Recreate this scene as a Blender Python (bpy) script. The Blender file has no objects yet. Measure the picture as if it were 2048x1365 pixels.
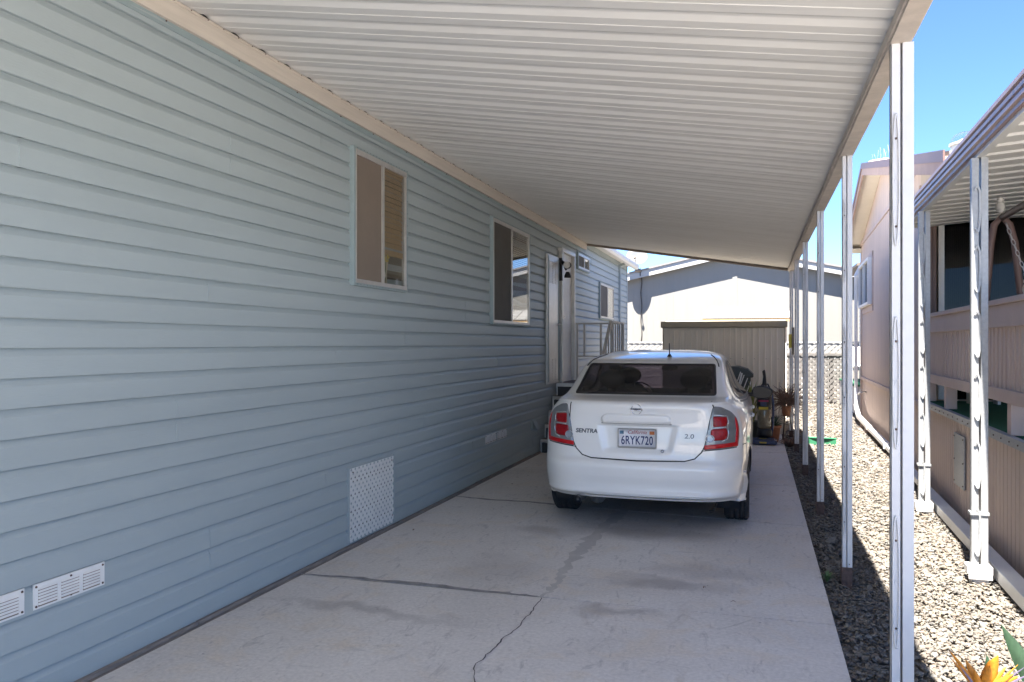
import bpy, bmesh, math, random
import numpy as np
from mathutils import Vector, Matrix
R = math.radians
random.seed(7); rng = np.random.default_rng(7)
scn = bpy.context.scene
col = scn.collection

# ------------------------------------------------------------------ camera, sky, sun
cam_d = bpy.data.cameras.new("camera"); cam = bpy.data.objects.new("camera", cam_d); col.objects.link(cam)
cam.location = (0, 0, 1.56); cam.rotation_euler = (R(90), 0, R(17.06))
cam_d.lens = 27.95; cam_d.sensor_width = 36; cam_d.shift_y = 0.0027; cam_d.clip_end = 3000; cam_d.clip_start = .05
scn.camera = cam
SUN = Vector((-0.065, -0.42, 1.0)).normalized()
w = bpy.data.worlds.new("World"); scn.world = w; w.use_nodes = True
nt = w.node_tree; bg = nt.nodes['Background']
sky = nt.nodes.new('ShaderNodeTexSky'); sky.sky_type = 'NISHITA'; sky.sun_disc = False
sky.sun_elevation = math.asin(SUN.z); sky.sun_rotation = math.atan2(SUN.x, SUN.y)
sky.air_density = .62; sky.dust_density = 0; sky.ozone_density = 10.0
nt.links.new(sky.outputs[0], bg.inputs[0]); bg.inputs[1].default_value = 0.05
sl = bpy.data.lights.new("sun", 'SUN'); sl.energy = 3.5; sl.angle = R(.5); sl.color = (1, .945, .87)
so = bpy.data.objects.new("sun", sl); col.objects.link(so); so.location = (0, -5, 20)
so.rotation_euler = SUN.to_track_quat('Z', 'Y').to_euler()
scn.view_settings.view_transform = 'Standard'; scn.view_settings.look = 'None'
scn.view_settings.exposure = 3.15; scn.view_settings.gamma = 1
try:
    scn.cycles.max_bounces = 10; scn.cycles.diffuse_bounces = 6; scn.cycles.glossy_bounces = 5
    scn.cycles.transparent_max_bounces = 12
except Exception: pass

# ------------------------------------------------------------------ materials
def mat(name, c, rough=.6, metal=0., var=.06, scale=3., bump=0., bscale=60., coat=0., stretch=None, c2=None, spec=.5):
    m = bpy.data.materials.new(name); m.use_nodes = True; t = m.node_tree; N = t.nodes; L = t.links
    b = N['Principled BSDF']; b.inputs['Roughness'].default_value = rough; b.inputs['Metallic'].default_value = metal
    b.inputs['Coat Weight'].default_value = coat; b.inputs['Coat Roughness'].default_value = .05
    b.inputs['Specular IOR Level'].default_value = spec
    tc = N.new('ShaderNodeTexCoord'); mp = N.new('ShaderNodeMapping'); L.new(tc.outputs['Object'], mp.inputs[0])
    if stretch: mp.inputs['Scale'].default_value = stretch
    n = N.new('ShaderNodeTexNoise'); n.inputs['Scale'].default_value = scale; n.inputs['Detail'].default_value = 6
    n.inputs['Roughness'].default_value = .65
    L.new(mp.outputs[0], n.inputs['Vector'])
    r = N.new('ShaderNodeValToRGB'); e = r.color_ramp.elements
    e[0].position = .3; e[1].position = .7
    e[0].color = tuple(max(0, x*(1-var)) for x in c)+(1,)
    e[1].color = (tuple(c2)+(1,)) if c2 else tuple(min(1, x*(1+var)) for x in c)+(1,)
    L.new(n.outputs[0], r.inputs[0]); L.new(r.outputs[0], b.inputs['Base Color'])
    if bump:
        n2 = N.new('ShaderNodeTexNoise'); n2.inputs['Scale'].default_value = bscale; n2.inputs['Detail'].default_value = 4
        L.new(mp.outputs[0], n2.inputs['Vector'])
        bp = N.new('ShaderNodeBump'); bp.inputs['Strength'].default_value = bump; bp.inputs['Distance'].default_value = .01
        L.new(n2.outputs[0], bp.inputs['Height']); L.new(bp.outputs[0], b.inputs['Normal'])
    return m

def glass_mat(name, tint, opacity, rough=.02, ior=1.5):
    m = bpy.data.materials.new(name); m.use_nodes = True; t = m.node_tree; N = t.nodes; L = t.links
    for n in list(N): N.remove(n)
    o = N.new('ShaderNodeOutputMaterial'); g = N.new('ShaderNodeBsdfGlossy'); g.inputs['Roughness'].default_value = rough
    tr = N.new('ShaderNodeBsdfTransparent'); tr.inputs[0].default_value = tint+(1,)
    f = N.new('ShaderNodeFresnel'); ge = N.new('ShaderNodeNewGeometry'); mr = N.new('ShaderNodeMapRange')
    mr.inputs['To Min'].default_value = ior; mr.inputs['To Max'].default_value = 1/ior
    L.new(ge.outputs['Backfacing'], mr.inputs['Value']); L.new(mr.outputs[0], f.inputs[0])
    d = N.new('ShaderNodeBsdfDiffuse'); d.inputs[0].default_value = (.03, .03, .035, 1)
    m1 = N.new('ShaderNodeMixShader'); m1.inputs[0].default_value = opacity
    L.new(tr.outputs[0], m1.inputs[1]); L.new(d.outputs[0], m1.inputs[2])
    m2 = N.new('ShaderNodeMixShader'); L.new(f.outputs[0], m2.inputs[0]); L.new(m1.outputs[0], m2.inputs[1]); L.new(g.outputs[0], m2.inputs[2])
    L.new(m2.outputs[0], o.inputs[0]); return m

M = {}
M['siding'] = mat('siding_blue', (.335, .392, .408), .5, var=.07, scale=1.2, bump=.12, bscale=140, stretch=(1, .15, 1))
M['blue_trim'] = mat('blue_trim', (.27, .34, .355), .5, var=.05)
M['white'] = mat('white_paint', (.72, .72, .70), .5, var=.05, scale=8)
M['postwhite'] = mat('post_white', (.62, .62, .625), .4, var=.04, scale=14, bump=.05, bscale=90)
M['roofwhite'] = mat('roof_panel_white', (.70, .69, .66), .6, var=.05, scale=1.6, c2=(.74, .735, .71), stretch=(.35, 1.6, 1))
M['ledger'] = mat('ledger_cream', (.58, .525, .455), .6, var=.09, scale=5, bump=.25, bscale=40, stretch=(3, .35, 6))
M['beam'] = mat('beam_beige', (.50, .44, .38), .6, var=.16, scale=9)
M['darkgap'] = mat('dark_gap', (.03, .027, .025), .8)
M['trimdark'] = mat('trim_dark_beige', (.19, .155, .125), .6, var=.15, scale=6)
M['wood'] = mat('weathered_wood', (.22, .19, .17), .85, var=.3, scale=20, bump=.5, bscale=50, stretch=(3, .3, 3))
M['rust'] = mat('rusty_steel', (.10, .065, .055), .8, var=.4, scale=30)
M['screen'] = mat('insect_screen', (.19, .155, .125), .85, var=.1, scale=2)
M['screen2'] = mat('insect_screen_dark', (.085, .08, .07), .8, var=.15, scale=3)
M['interior'] = mat('interior_dark', (.14, .12, .09), .8)
M['blind'] = mat('blind_tan', (.48, .34, .18), .6, var=.12, scale=10)
M['blindw'] = mat('blind_pale', (.6, .55, .45), .6)
M['curtain'] = mat('curtain_cream', (.48, .44, .36), .9, var=.1)
M['glass'] = glass_mat('window_glass', (.9, .9, .88), .05)
M['cglass'] = glass_mat('tinted_car_glass', (.13, .11, .16), .14, .01, 1.5)
M['cglass2'] = glass_mat('clear_car_glass', (.80, .83, .82), .03, .01, 1.7)
M['dglass'] = glass_mat('porch_glass', (.35, .36, .36), .1, .01, 1.28)
M['alu'] = mat('aluminium', (.55, .54, .52), .4, metal=.6, var=.08, scale=10)
M['dish'] = mat('dish_grey', (.13, .135, .14), .5)
M['galv'] = mat('galvanised_steel', (.36, .37, .375), .45, metal=.3, var=.14, scale=45)
M['grayrail'] = mat('gray_rail_paint', (.50, .48, .45), .5, var=.08)
M['stepbrown'] = mat('step_brown', (.13, .09, .075), .8, var=.2)
M['black'] = mat('black_plastic', (.018, .018, .02), .45)
M['carwhite'] = mat('car_paint_white', (.82, .80, .76), .28, var=.015, scale=2, coat=.8)
M['carseam'] = mat('panel_gap', (.02, .02, .022), .7)
M['tire'] = mat('tyre_rubber', (.028, .028, .03), .75, var=.2, scale=20, bump=.3, bscale=80)
M['rim'] = mat('wheel_silver', (.5, .5, .52), .3, metal=.8)
M['chrome'] = mat('chrome', (.75, .75, .77), .12, metal=1.)
M['badge'] = mat('badge_grey', (.13, .135, .145), .35, metal=.5)
M['mirror'] = mat('mirror_dark', (.015, .016, .02), .15, spec=.12)  # near-black and barely glossy: the mirror's dark reflection put into its colour
M['lampgrey'] = mat('lamp_silver', (.21, .22, .225), .3, metal=.3, var=.1, scale=20, coat=1)
M['lampred'] = mat('lamp_red', (.30, .006, .010), .3, var=.3, scale=60, coat=.25, spec=.25)
M['lampred2'] = mat('reflector_red', (.50, .012, .014), .3, var=.15, scale=90, coat=.2, spec=.25)
M['lampclear'] = mat('lamp_clear', (.30, .32, .35), .15, metal=.2, coat=1)
M['plate'] = mat('plate_white', (.72, .72, .74), .4, var=.02)
M['plateblue'] = mat('plate_blue', (.015, .03, .13), .5)
M['platered'] = mat('plate_red', (.35, .03, .03), .5)
M['stickb'] = mat('sticker_blue', (.12, .24, .34), .5)
M['sticko'] = mat('sticker_orange', (.55, .17, .05), .5)
M['seat'] = mat('car_seat_cloth', (.035, .035, .04), .9)
M['shed'] = mat('shed_tan', (.80, .72, .60), .55, var=.07, scale=4, stretch=(3, 3, .3))
M['sheddark'] = mat('shed_trim', (.42, .36, .27), .6, var=.1)
M['whiteroof'] = mat('white_metal_roof', (.30, .295, .28), .5, var=.16, scale=6)
M['orangewood'] = mat('raw_lumber', (.52, .34, .17), .7, var=.15, scale=8)
M['farwall'] = mat('far_wall_cream', (.235, .226, .205), .75, var=.04, scale=1.2, stretch=(2, 2, .2))
M['farwhite'] = mat('far_fascia_white', (.36, .355, .345), .6)
M['farroof'] = mat('far_roof_shingle', (.24, .22, .21), .9, var=.2, scale=20)
M['lattgrey'] = mat('lattice_grey', (.14, .13, .12), .8, var=.2, scale=4)
M['lattwhite'] = mat('lattice_white', (.50, .49, .47), .7, var=.1, scale=5)
M['pink'] = mat('neighbour_wall_pink', (.60, .475, .40), .8, var=.08, scale=2.5, bump=.2, bscale=60, stretch=(4, 4, .4))
M['pinktrim'] = mat('neighbour_trim', (.54, .42, .365), .7, var=.07, scale=3)
M['mauve'] = mat('gutter_mauve', (.40, .275, .235), .4, var=.06, scale=4)
M['fascia'] = mat('fascia_brown_tan', (.36, .25, .20), .7, var=.1, scale=4)
M['brown'] = mat('brown_paint', (.15, .09, .075), .5, var=.1)
M['soffit'] = mat('soffit_cream', (.68, .63, .54), .7, var=.05)
M['tan'] = mat('tan_wall', (.50, .41, .32), .8, var=.07)
M['carpet'] = mat('green_carpet', (.015, .11, .055), .95, var=.3, scale=60)
M['greenpl'] = mat('green_plastic', (.03, .17, .085), .6)
M['terra'] = mat('terracotta', (.38, .16, .085), .8, var=.15, scale=12)
M['leaf'] = mat('leaf_green', (.07, .13, .045), .5, var=.35, scale=14)
M['leafdk'] = mat('leaf_blue_green', (.030, .065, .032), .45, var=.4, scale=30, stretch=(1,1,.3))
M['dry'] = mat('dried_stems', (.20, .12, .085), .8, var=.35, scale=25)
M['yleaf'] = mat('yellow_green_leaf', (.22, .24, .05), .5, var=.3, scale=20)
M['orange'] = mat('flower_orange', (.52, .19, .012), .5, var=.3, scale=60)
M['violet'] = mat('flower_violet', (.16, .13, .20), .5)
M['binlid'] = mat('bin_grey_green', (.055, .065, .06), .45, var=.1)
M['vacblue'] = mat('vacuum_navy', (.04, .055, .12), .3, coat=.5)
M['vaccup'] = mat('dust_cup_amber', (.20, .17, .11), .12, var=.3, scale=9, coat=1)
M['yellow'] = mat('label_yellow', (.62, .48, .05), .5)
M['magenta'] = mat('label_magenta', (.35, .03, .09), .5)
M['clear_dome'] = glass_mat('clear_dome', (.95, .97, 1), .05, .05)
M['bird'] = mat('plaster_white', (.66, .63, .58), .7, var=.1, scale=30)
M['catpatch'] = mat('cat_patches', (.75, .73, .68), .6, var=.0, scale=14, c2=(.55, .25, .06))

# ------------------------------------------------------------------ mesh helpers
class MB:
    def __init__(s): s.v = []; s.f = []; s.mi = []; s.sm = []
    def add(s, vs, fs, mi=0, smooth=False):
        o = len(s.v); s.v += [tuple(v) for v in vs]
        for f in fs: s.f.append(tuple(i+o for i in f)); s.mi.append(mi); s.sm.append(smooth)
    def box(s, x0, x1, y0, y1, z0, z1, mi=0):
        if x0 > x1: x0, x1 = x1, x0
        if y0 > y1: y0, y1 = y1, y0
        if z0 > z1: z0, z1 = z1, z0
        v = [(x0,y0,z0),(x1,y0,z0),(x1,y1,z0),(x0,y1,z0),(x0,y0,z1),(x1,y0,z1),(x1,y1,z1),(x0,y1,z1)]
        s.add(v, [(0,3,2,1),(4,5,6,7),(0,1,5,4),(1,2,6,5),(2,3,7,6),(3,0,4,7)], mi)
    def bar(s, a, b, wd, th, up=(0,0,1), mi=0):
        a = Vector(a); b = Vector(b); d = (b-a).normalized(); u = Vector(up)
        sd = d.cross(u)
        if sd.length < 1e-4: sd = d.cross(Vector((1,0,0)))
        sd.normalize(); u = sd.cross(d).normalized()
        v = []
        for p in (a, b):
            for i, j in ((-1,-1),(1,-1),(1,1),(-1,1)): v.append(p+sd*(i*wd/2)+u*(j*th/2))
        s.add(v, [(3,2,1,0),(4,5,6,7),(0,1,5,4),(1,2,6,5),(2,3,7,6),(3,0,4,7)], mi)
    def tube(s, pts, r, n=8, mi=0, cap=True):
        pts = [Vector(p) for p in pts]; rs = r if isinstance(r, (list, tuple)) else [r]*len(pts)
        v = []; f = []; u = None
        for i, p in enumerate(pts):
            d = (pts[min(i+1, len(pts)-1)]-pts[max(i-1, 0)])
            d = d.normalized() if d.length > 1e-9 else Vector((0,0,1))
            if u is None:
                u = d.cross(Vector((0,0,1)));
                if u.length < 1e-3: u = d.cross(Vector((1,0,0)))
            u = (u-d*u.dot(d)).normalized(); q = d.cross(u)
            for k in range(n):
                a = 2*math.pi*k/n; v.append(p+(u*math.cos(a)+q*math.sin(a))*rs[i])
        for i in range(len(pts)-1):
            for k in range(n):
                a = i*n+k; b = i*n+(k+1) % n; f.append((a, b, b+n, a+n))
        if cap: f.append(tuple(range(n))[::-1]); f.append(tuple((len(pts)-1)*n+k for k in range(n)))
        s.add(v, f, mi, True)
    def lathe(s, prof, n=24, axis='z', c=(0,0,0), mi=0):
        v = []; f = []
        for (r, h) in prof:
            for k in range(n):
                a = 2*math.pi*k/n; x, y = r*math.cos(a), r*math.sin(a)
                p = (x, y, h) if axis == 'z' else ((h, x, y) if axis == 'x' else (x, h, y))
                v.append((p[0]+c[0], p[1]+c[1], p[2]+c[2]))
        for i in range(len(prof)-1):
            for k in range(n):
                a = i*n+k; b = i*n+(k+1) % n; f.append((a, b, b+n, a+n))
        s.add(v, f, mi, True)
    def prism(s, poly, axis, a, b, mi=0):      # poly of 2-D points extruded along axis
        def P(p, h):
            return {'x': (h, p[0], p[1]), 'y': (p[0], h, p[1]), 'z': (p[0], p[1], h)}[axis]
        n = len(poly); v = [P(p, a) for p in poly]+[P(p, b) for p in poly]
        f = [tuple(range(n))[::-1], tuple(range(n, 2*n))]+[(i, (i+1) % n, (i+1) % n+n, i+n) for i in range(n)]
        s.add(v, f, mi)
    def blob(s, c, r, mi=0, sub=2, sc=(1,1,1), jit=0):
        bm = bmesh.new(); bmesh.ops.create_icosphere(bm, subdivisions=sub, radius=1)
        v = []
        for x in bm.verts:
            k = 1+random.uniform(-jit, jit); v.append((c[0]+x.co.x*r*sc[0]*k, c[1]+x.co.y*r*sc[1]*k, c[2]+x.co.z*r*sc[2]*k))
        s.add(v, [tuple(w.index for w in g.verts) for g in bm.faces], mi, True); bm.free()
    def leaf(s, a, b, wd, sag=0., up=(0,0,1), mi=0, n=6, fold=.25):
        a = Vector(a); b = Vector(b); d = b-a; sd = d.cross(Vector(up))
        if sd.length < 1e-4: sd = Vector((1,0,0))
        sd.normalize(); nn = sd.cross(d).normalized(); v = []; f = []
        for i in range(n+1):
            t = i/n; wv = wd*math.sin(math.pi*min(1, .12+t*.88))**.8*.5
            if i == n: wv = .0005
            p = a+d*t+nn*(sag*math.sin(math.pi*t)*d.length)
            v += [p-sd*wv+nn*wv*fold, p, p+sd*wv+nn*wv*fold]
        for i in range(n):
            for k in (0, 1): f.append((i*3+k, i*3+k+1, i*3+k+4, i*3+k+3))
        s.add(v, f, mi, True)
    def build(s, name, mats, parent=None, bevel=0., kind=None):
        me = bpy.data.meshes.new(name); me.from_pydata(s.v, [], s.f)
        if not isinstance(mats, (list, tuple)): mats = [mats]
        for m in mats: me.materials.append(M[m] if isinstance(m, str) else m)
        me.polygons.foreach_set('material_index', s.mi); me.polygons.foreach_set('use_smooth', s.sm)
        me.update()
        o = bpy.data.objects.new(name, me); col.objects.link(o)
        if parent: o.parent = parent
        if bevel:
            b = o.modifiers.new('bevel', 'BEVEL'); b.width = bevel; b.segments = 2; b.limit_method = 'ANGLE'
        if kind: o['kind'] = kind
        return o

def thing(name, label, cat, loc=(0,0,0), rz=0, group=None):
    o = bpy.data.objects.new(name, None); col.objects.link(o); o.location = loc; o.rotation_euler = (0,0,rz)
    o.empty_display_size = .2
    o['label'] = label; o['category'] = cat
    if group: o['group'] = group
    return o
def tag(o, label, cat, group=None):
    o['label'] = label; o['category'] = cat
    if group: o['group'] = group
    return o
def copy_tree(o, parent=None):
    c = o.copy(); col.objects.link(c); c.parent = parent
    for ch in [x for x in bpy.data.objects if x.parent == o]: copy_tree(ch, c)
    return c

def text_tris(body, size, shear=0, space=1., bold=0.):
    cu = bpy.data.curves.new('t', 'FONT'); cu.body = body; cu.size = size; cu.shear = shear; cu.space_character = space
    cu.align_x = 'CENTER'; cu.align_y = 'CENTER'; cu.offset = bold
    o = bpy.data.objects.new('t', cu); col.objects.link(o)
    bpy.context.view_layer.update()
    me = bpy.data.meshes.new_from_object(o.evaluated_get(bpy.context.evaluated_depsgraph_get()))
    v = [tuple(x.co) for x in me.vertices]; f = [tuple(p.vertices) for p in me.polygons]
    bpy.data.objects.remove(o); bpy.data.curves.remove(cu); bpy.data.meshes.remove(me)
    return v, f

def lattice(mb, u0, u1, v0, v1, pitch, sw, th, place, mi=0):
    """diagonal strips in two layers clipped to a rectangle; place(u,v,depth)->xyz"""
    k = math.sqrt(2)
    for layer, sg in ((0, 1), (1, -1)):
        lo = (v0-u1) if sg == 1 else (v0+u0); hi = (v1-u0) if sg == 1 else (v1+u1)
        c = lo + pitch*.5
        while c < hi:
            poly = []     # strip  c-h < v - sg*u < c+h  intersected with the rectangle
            h = sw*k/2
            P = [(u0,v0),(u1,v0),(u1,v1),(u0,v1)]
            for s_, lim in ((1, c-h), (-1, -(c+h))):
                Q = []
                for i in range(len(P)):
                    a = P[i]; b = P[(i+1) % len(P)]
                    fa = s_*(a[1]-sg*a[0])-lim; fb = s_*(b[1]-sg*b[0])-lim
                    if fa >= 0: Q.append(a)
                    if fa*fb < 0:
                        t = fa/(fa-fb); Q.append((a[0]+(b[0]-a[0])*t, a[1]+(b[1]-a[1])*t))
                P = Q
                if len(P) < 3: break
            if len(P) >= 3:
                d0 = layer*th; n = len(P)
                vs = [place(p[0], p[1], d0) for p in P]+[place(p[0], p[1], d0+th*.96) for p in P]
                mb.add(vs, [tuple(range(n)), tuple(range(n, 2*n))[::-1]]+[(i, i+n, (i+1) % n+n, (i+1) % n) for i in range(n)], mi)
            c += pitch

# ------------------------------------------------------------------ ground
def ground_mats():
    m = bpy.data.materials.new('concrete'); m.use_nodes = True; t = m.node_tree; N = t.nodes; L = t.links
    b = N['Principled BSDF']; b.inputs['Roughness'].default_value = .82
    tc = N.new('ShaderNodeTexCoord')
    def noise(sc, det=6, stretch=(1,1,1), rough=.6, dist=0):
        mp = N.new('ShaderNodeMapping'); mp.inputs['Scale'].default_value = stretch; L.new(tc.outputs['Object'], mp.inputs[0])
        n = N.new('ShaderNodeTexNoise'); n.inputs['Scale'].default_value = sc; n.inputs['Detail'].default_value = det
        n.inputs['Roughness'].default_value = rough; n.inputs['Distortion'].default_value = dist
        L.new(mp.outputs[0], n.inputs['Vector']); return n.outputs[0]
    def ramp(inp, p0, p1, c0=(0,0,0,1), c1=(1,1,1,1)):
        r = N.new('ShaderNodeValToRGB'); r.color_ramp.elements[0].position = p0; r.color_ramp.elements[1].position = p1
        r.color_ramp.elements[0].color = c0; r.color_ramp.elements[1].color = c1; L.new(inp, r.inputs[0]); return r.outputs[0]
    def mix(fac, a, b_, mode='MIX'):
        x = N.new('ShaderNodeMix'); x.data_type = 'RGBA'; x.blend_type = mode
        if isinstance(fac, float): x.inputs[0].default_value = fac
        else: L.new(fac, x.inputs[0])
        for i, q in ((6, a), (7, b_)):
            if isinstance(q, tuple): x.inputs[i].default_value = q
            else: L.new(q, x.inputs[i])
        return x.outputs[2]
    def ell(cx, cy, rx, ry):   # soft stain of its own shape
        mp = N.new('ShaderNodeMapping'); mp.inputs['Location'].default_value = (-cx/rx, -cy/ry, 0); mp.inputs['Scale'].default_value = (1/rx, 1/ry, 0)
        wn = N.new('ShaderNodeTexNoise'); wn.inputs['Scale'].default_value = 3.5; wn.inputs['Detail'].default_value = 5
        L.new(tc.outputs['Object'], wn.inputs['Vector'])
        va = N.new('ShaderNodeVectorMath'); va.operation = 'MULTIPLY_ADD'; L.new(wn.outputs['Color'], va.inputs[0])
        va.inputs[1].default_value = (.5, .5, 0); L.new(tc.outputs['Object'], va.inputs[2])
        vb = N.new('ShaderNodeVectorMath'); vb.operation = 'SUBTRACT'; L.new(va.outputs[0], vb.inputs[0]); vb.inputs[1].default_value = (.25, .25, 0)
        L.new(vb.outputs[0], mp.inputs[0])
        ln = N.new('ShaderNodeVectorMath'); ln.operation = 'LENGTH'; L.new(mp.outputs[0], ln.inputs[0])
        return ramp(ln.outputs['Value'], .25, 1.0, (1,1,1,1), (0,0,0,1))
    c = ramp(noise(.9, 8, dist=.6), .32, .68, (.64, .60, .56, 1), (.74, .70, .66, 1))
    c = mix(ramp(noise(2.3, 7, dist=1.2), .5, .72), c, (.70, .62, .53, 1))
    c = mix(ramp(noise(7, 8, (1.6, .55, 1), .7, 1.5), .56, .72), c, (.46, .43, .415, 1))
    c = mix(ramp(noise(60, 4), .35, .75, (.82,.82,.82,1), (1.08,1.08,1.08,1)), c, c)
    x = N.new('ShaderNodeMix'); x.data_type = 'RGBA'; x.blend_type = 'MULTIPLY'; x.inputs[0].default_value = 1
    L.new(c, x.inputs[6]); L.new(ramp(noise(45, 5), .3, .7, (.84,.84,.84,1), (1.06,1.06,1.06,1)), x.inputs[7]); c = x.outputs[2]
    c = mix(ramp(noise(3.2, 9, (.35, 1.6, 1), .75, 2.2), .60, .74), c, (.44, .41, .40, 1))
    c = mix(ramp(noise(28, 3, (1,1,1), .5, 0), .73, .76), c, (.22, .20, .19, 1))
    c = mix(ramp(noise(1.7, 8, (1.2, .5, 1), .7, 1.0), .60, .80), c, (.50, .44, .37, 1))
    for (cx, cy, rx, ry, k) in ((-.55, 5.25, .55, .17, .55), (-.8, 4.62, .36, .13, .5), (-.9, 6.6, .75, .28, .5), (-.35, 5.6, .6, .22, .3),
                                (-1.7, 6.4, .35, .2, .4), (-1.75, 5.2, .45, .6, .25), (-2.2, 4.2, .8, .10, .45), (-1.1, 3.1, .5, .25, .2), (-.93, 8.0, .8, 1.3, .45)):
        mm = N.new('ShaderNodeMath'); mm.operation = 'MULTIPLY'; mm.inputs[1].default_value = k
        L.new(ell(cx, cy, rx, ry), mm.inputs[0]); c = mix(mm.outputs[0], c, (.27, .24, .23, 1))
    L.new(c, b.inputs['Base Color'])
    bp = N.new('ShaderNodeBump'); bp.inputs['Strength'].default_value = .25; bp.inputs['Distance'].default_value = .006
    L.new(noise(55, 6), bp.inputs['Height']); L.new(bp.outputs[0], b.inputs['Normal'])
    return m
M['concrete'] = ground_mats()
M['crack'] = mat('crack_fill', (.10, .095, .10), .9, var=.35, scale=12)
M['patch'] = mat('crack_patch_grey', (.50, .47, .44), .85, var=.10, scale=10)
M['jointdark'] = mat('joint_sealer', (.27, .255, .25), .9, var=.25, scale=14)
M['soil'] = mat('gravel_bed', (.17, .15, .125), .95, var=.45, scale=35, bump=.8, bscale=45)

g = MB(); g.add([(-400,-400,-.06),(400,-400,-.06),(400,400,-.06),(-400,400,-.06)], [(0,1,2,3)])
g.build('ground', 'soil', kind='structure')
# driveway: slabs with narrow joints between them
drive = MB(); JY = [(-6, -6), (2.3, 2.3), (4.72, 4.745), (7.62, 7.24), (9.38, 9.22), (12.0, 12.0), (15.2, 15.2)]   # y of each joint at the wall and at the open side
XL, XR = -2.946, .42
q=MB(); q.add([(-60,-16,-.056),(60,-16,-.056),(60,.3,-.056),(-60,.3,-.056)], [(0,1,2,3)]); q.build('bounce_paving', 'concrete', kind='structure')  # unseen pale paving added behind the camera to bounce sun under the carport
for i in range(len(JY)-1):
    a0, b0 = JY[i]; a1, b1 = JY[i+1]; j = .006
    drive.prism([(XL, a0+j), (XR, b0+j), (XR, b1-j), (XL, a1-j)], 'z', -.12, 0)
dv = drive.build('driveway', 'concrete', kind='structure')
jb = MB(); jb.box(XL, XR-.01, -6, 15.1, -.11, -.006); jb.build('joint_filler', 'darkgap', dv)

def ribbon(path, widths, z, name, m, parent, jit=.01, steps=6):
    pts = []
    for i in range(len(path)-1):
        for k in range(steps):
            t = k/steps; x = path[i][0]*(1-t)+path[i+1][0]*t; y = path[i][1]*(1-t)+path[i+1][1]*t
            wv = widths[i]*(1-t)+widths[i+1]*t
            pts.append((x+random.uniform(-jit, jit), y+random.uniform(-jit, jit), wv*random.uniform(.6, 1.4)))
    pts.append((path[-1][0], path[-1][1], widths[-1]))
    v = []; f = []
    for i, (x, y, wv) in enumerate(pts):
        a = pts[max(0, i-1)]; b = pts[min(len(pts)-1, i+1)]; dx, dy = b[0]-a[0], b[1]-a[1]; l = math.hypot(dx, dy) or 1
        v += [(x-dy/l*wv/2, y+dx/l*wv/2, z), (x+dy/l*wv/2, y-dx/l*wv/2, z)]
    for i in range(len(pts)-1): f.append((2*i, 2*i+1, 2*i+3, 2*i+2))
    q = MB(); q.add(v, f); return q.build(name, m, parent)
def gp(px, py):      # where a spot of the driveway lies, measured on the photograph
    d = 1590*1.56/(py-688); cx = (px-1024)/1590*d; s, c = math.sin(R(17.06)), math.cos(R(17.06))
    return (cx*c-d*s, cx*s+d*c)
crk = [gp(*p) for p in ((952,1365),(948,1335),(980,1305),(1010,1275),(1040,1252),(1062,1225),(1078,1205),(1085,1192))]
ribbon(crk, [.006,.005,.007,.006,.005,.007,.005,.004], .0025, 'crack', 'crack', dv, .008)
pth = [gp(*p) for p in ((1087,1195),(1110,1175),(1120,1150),(1140,1125),(1162,1100),(1180,1080),(1205,1055),(1232,1035),(1250,1020))]
ribbon(pth, [.03,.06,.05,.07,.12,.11,.10,.12,.08], .0030, 'crack_patch', 'patch', dv, .02)
ribbon([gp(*p) for p in ((600,1149),(720,1158),(860,1172),(1000,1186),(1075,1194))], [.015,.045,.05,.04,.015], .0035, 'joint_patch', 'jointdark', dv, .01)
ribbon([gp(*p) for p in ((905,993),(980,1000),(1050,1004),(1110,1010))], [.02,.05,.06,.05], .0035, 'joint_patch', 'jointdark', dv, .01)
for (x, y, l, a) in ((1505,1240,.28,.9),(1490,1246,.22,.85),(1160,1062+90,.12,.3),(1240,1150,.1,-.3),(1060,1130,.14,1.3),(1080,1160,.16,1.2),(1075,1110,.09,1.1)):
    x0, y0 = gp(x, y); ribbon([(x0, y0), (x0-math.cos(a)*l*.5, y0-math.sin(a)*l*.5), (x0-math.cos(a)*l, y0-math.sin(a)*l)], [.01,.006,.003], .002, 'scuff_mark', 'patch', dv, .004)

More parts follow.
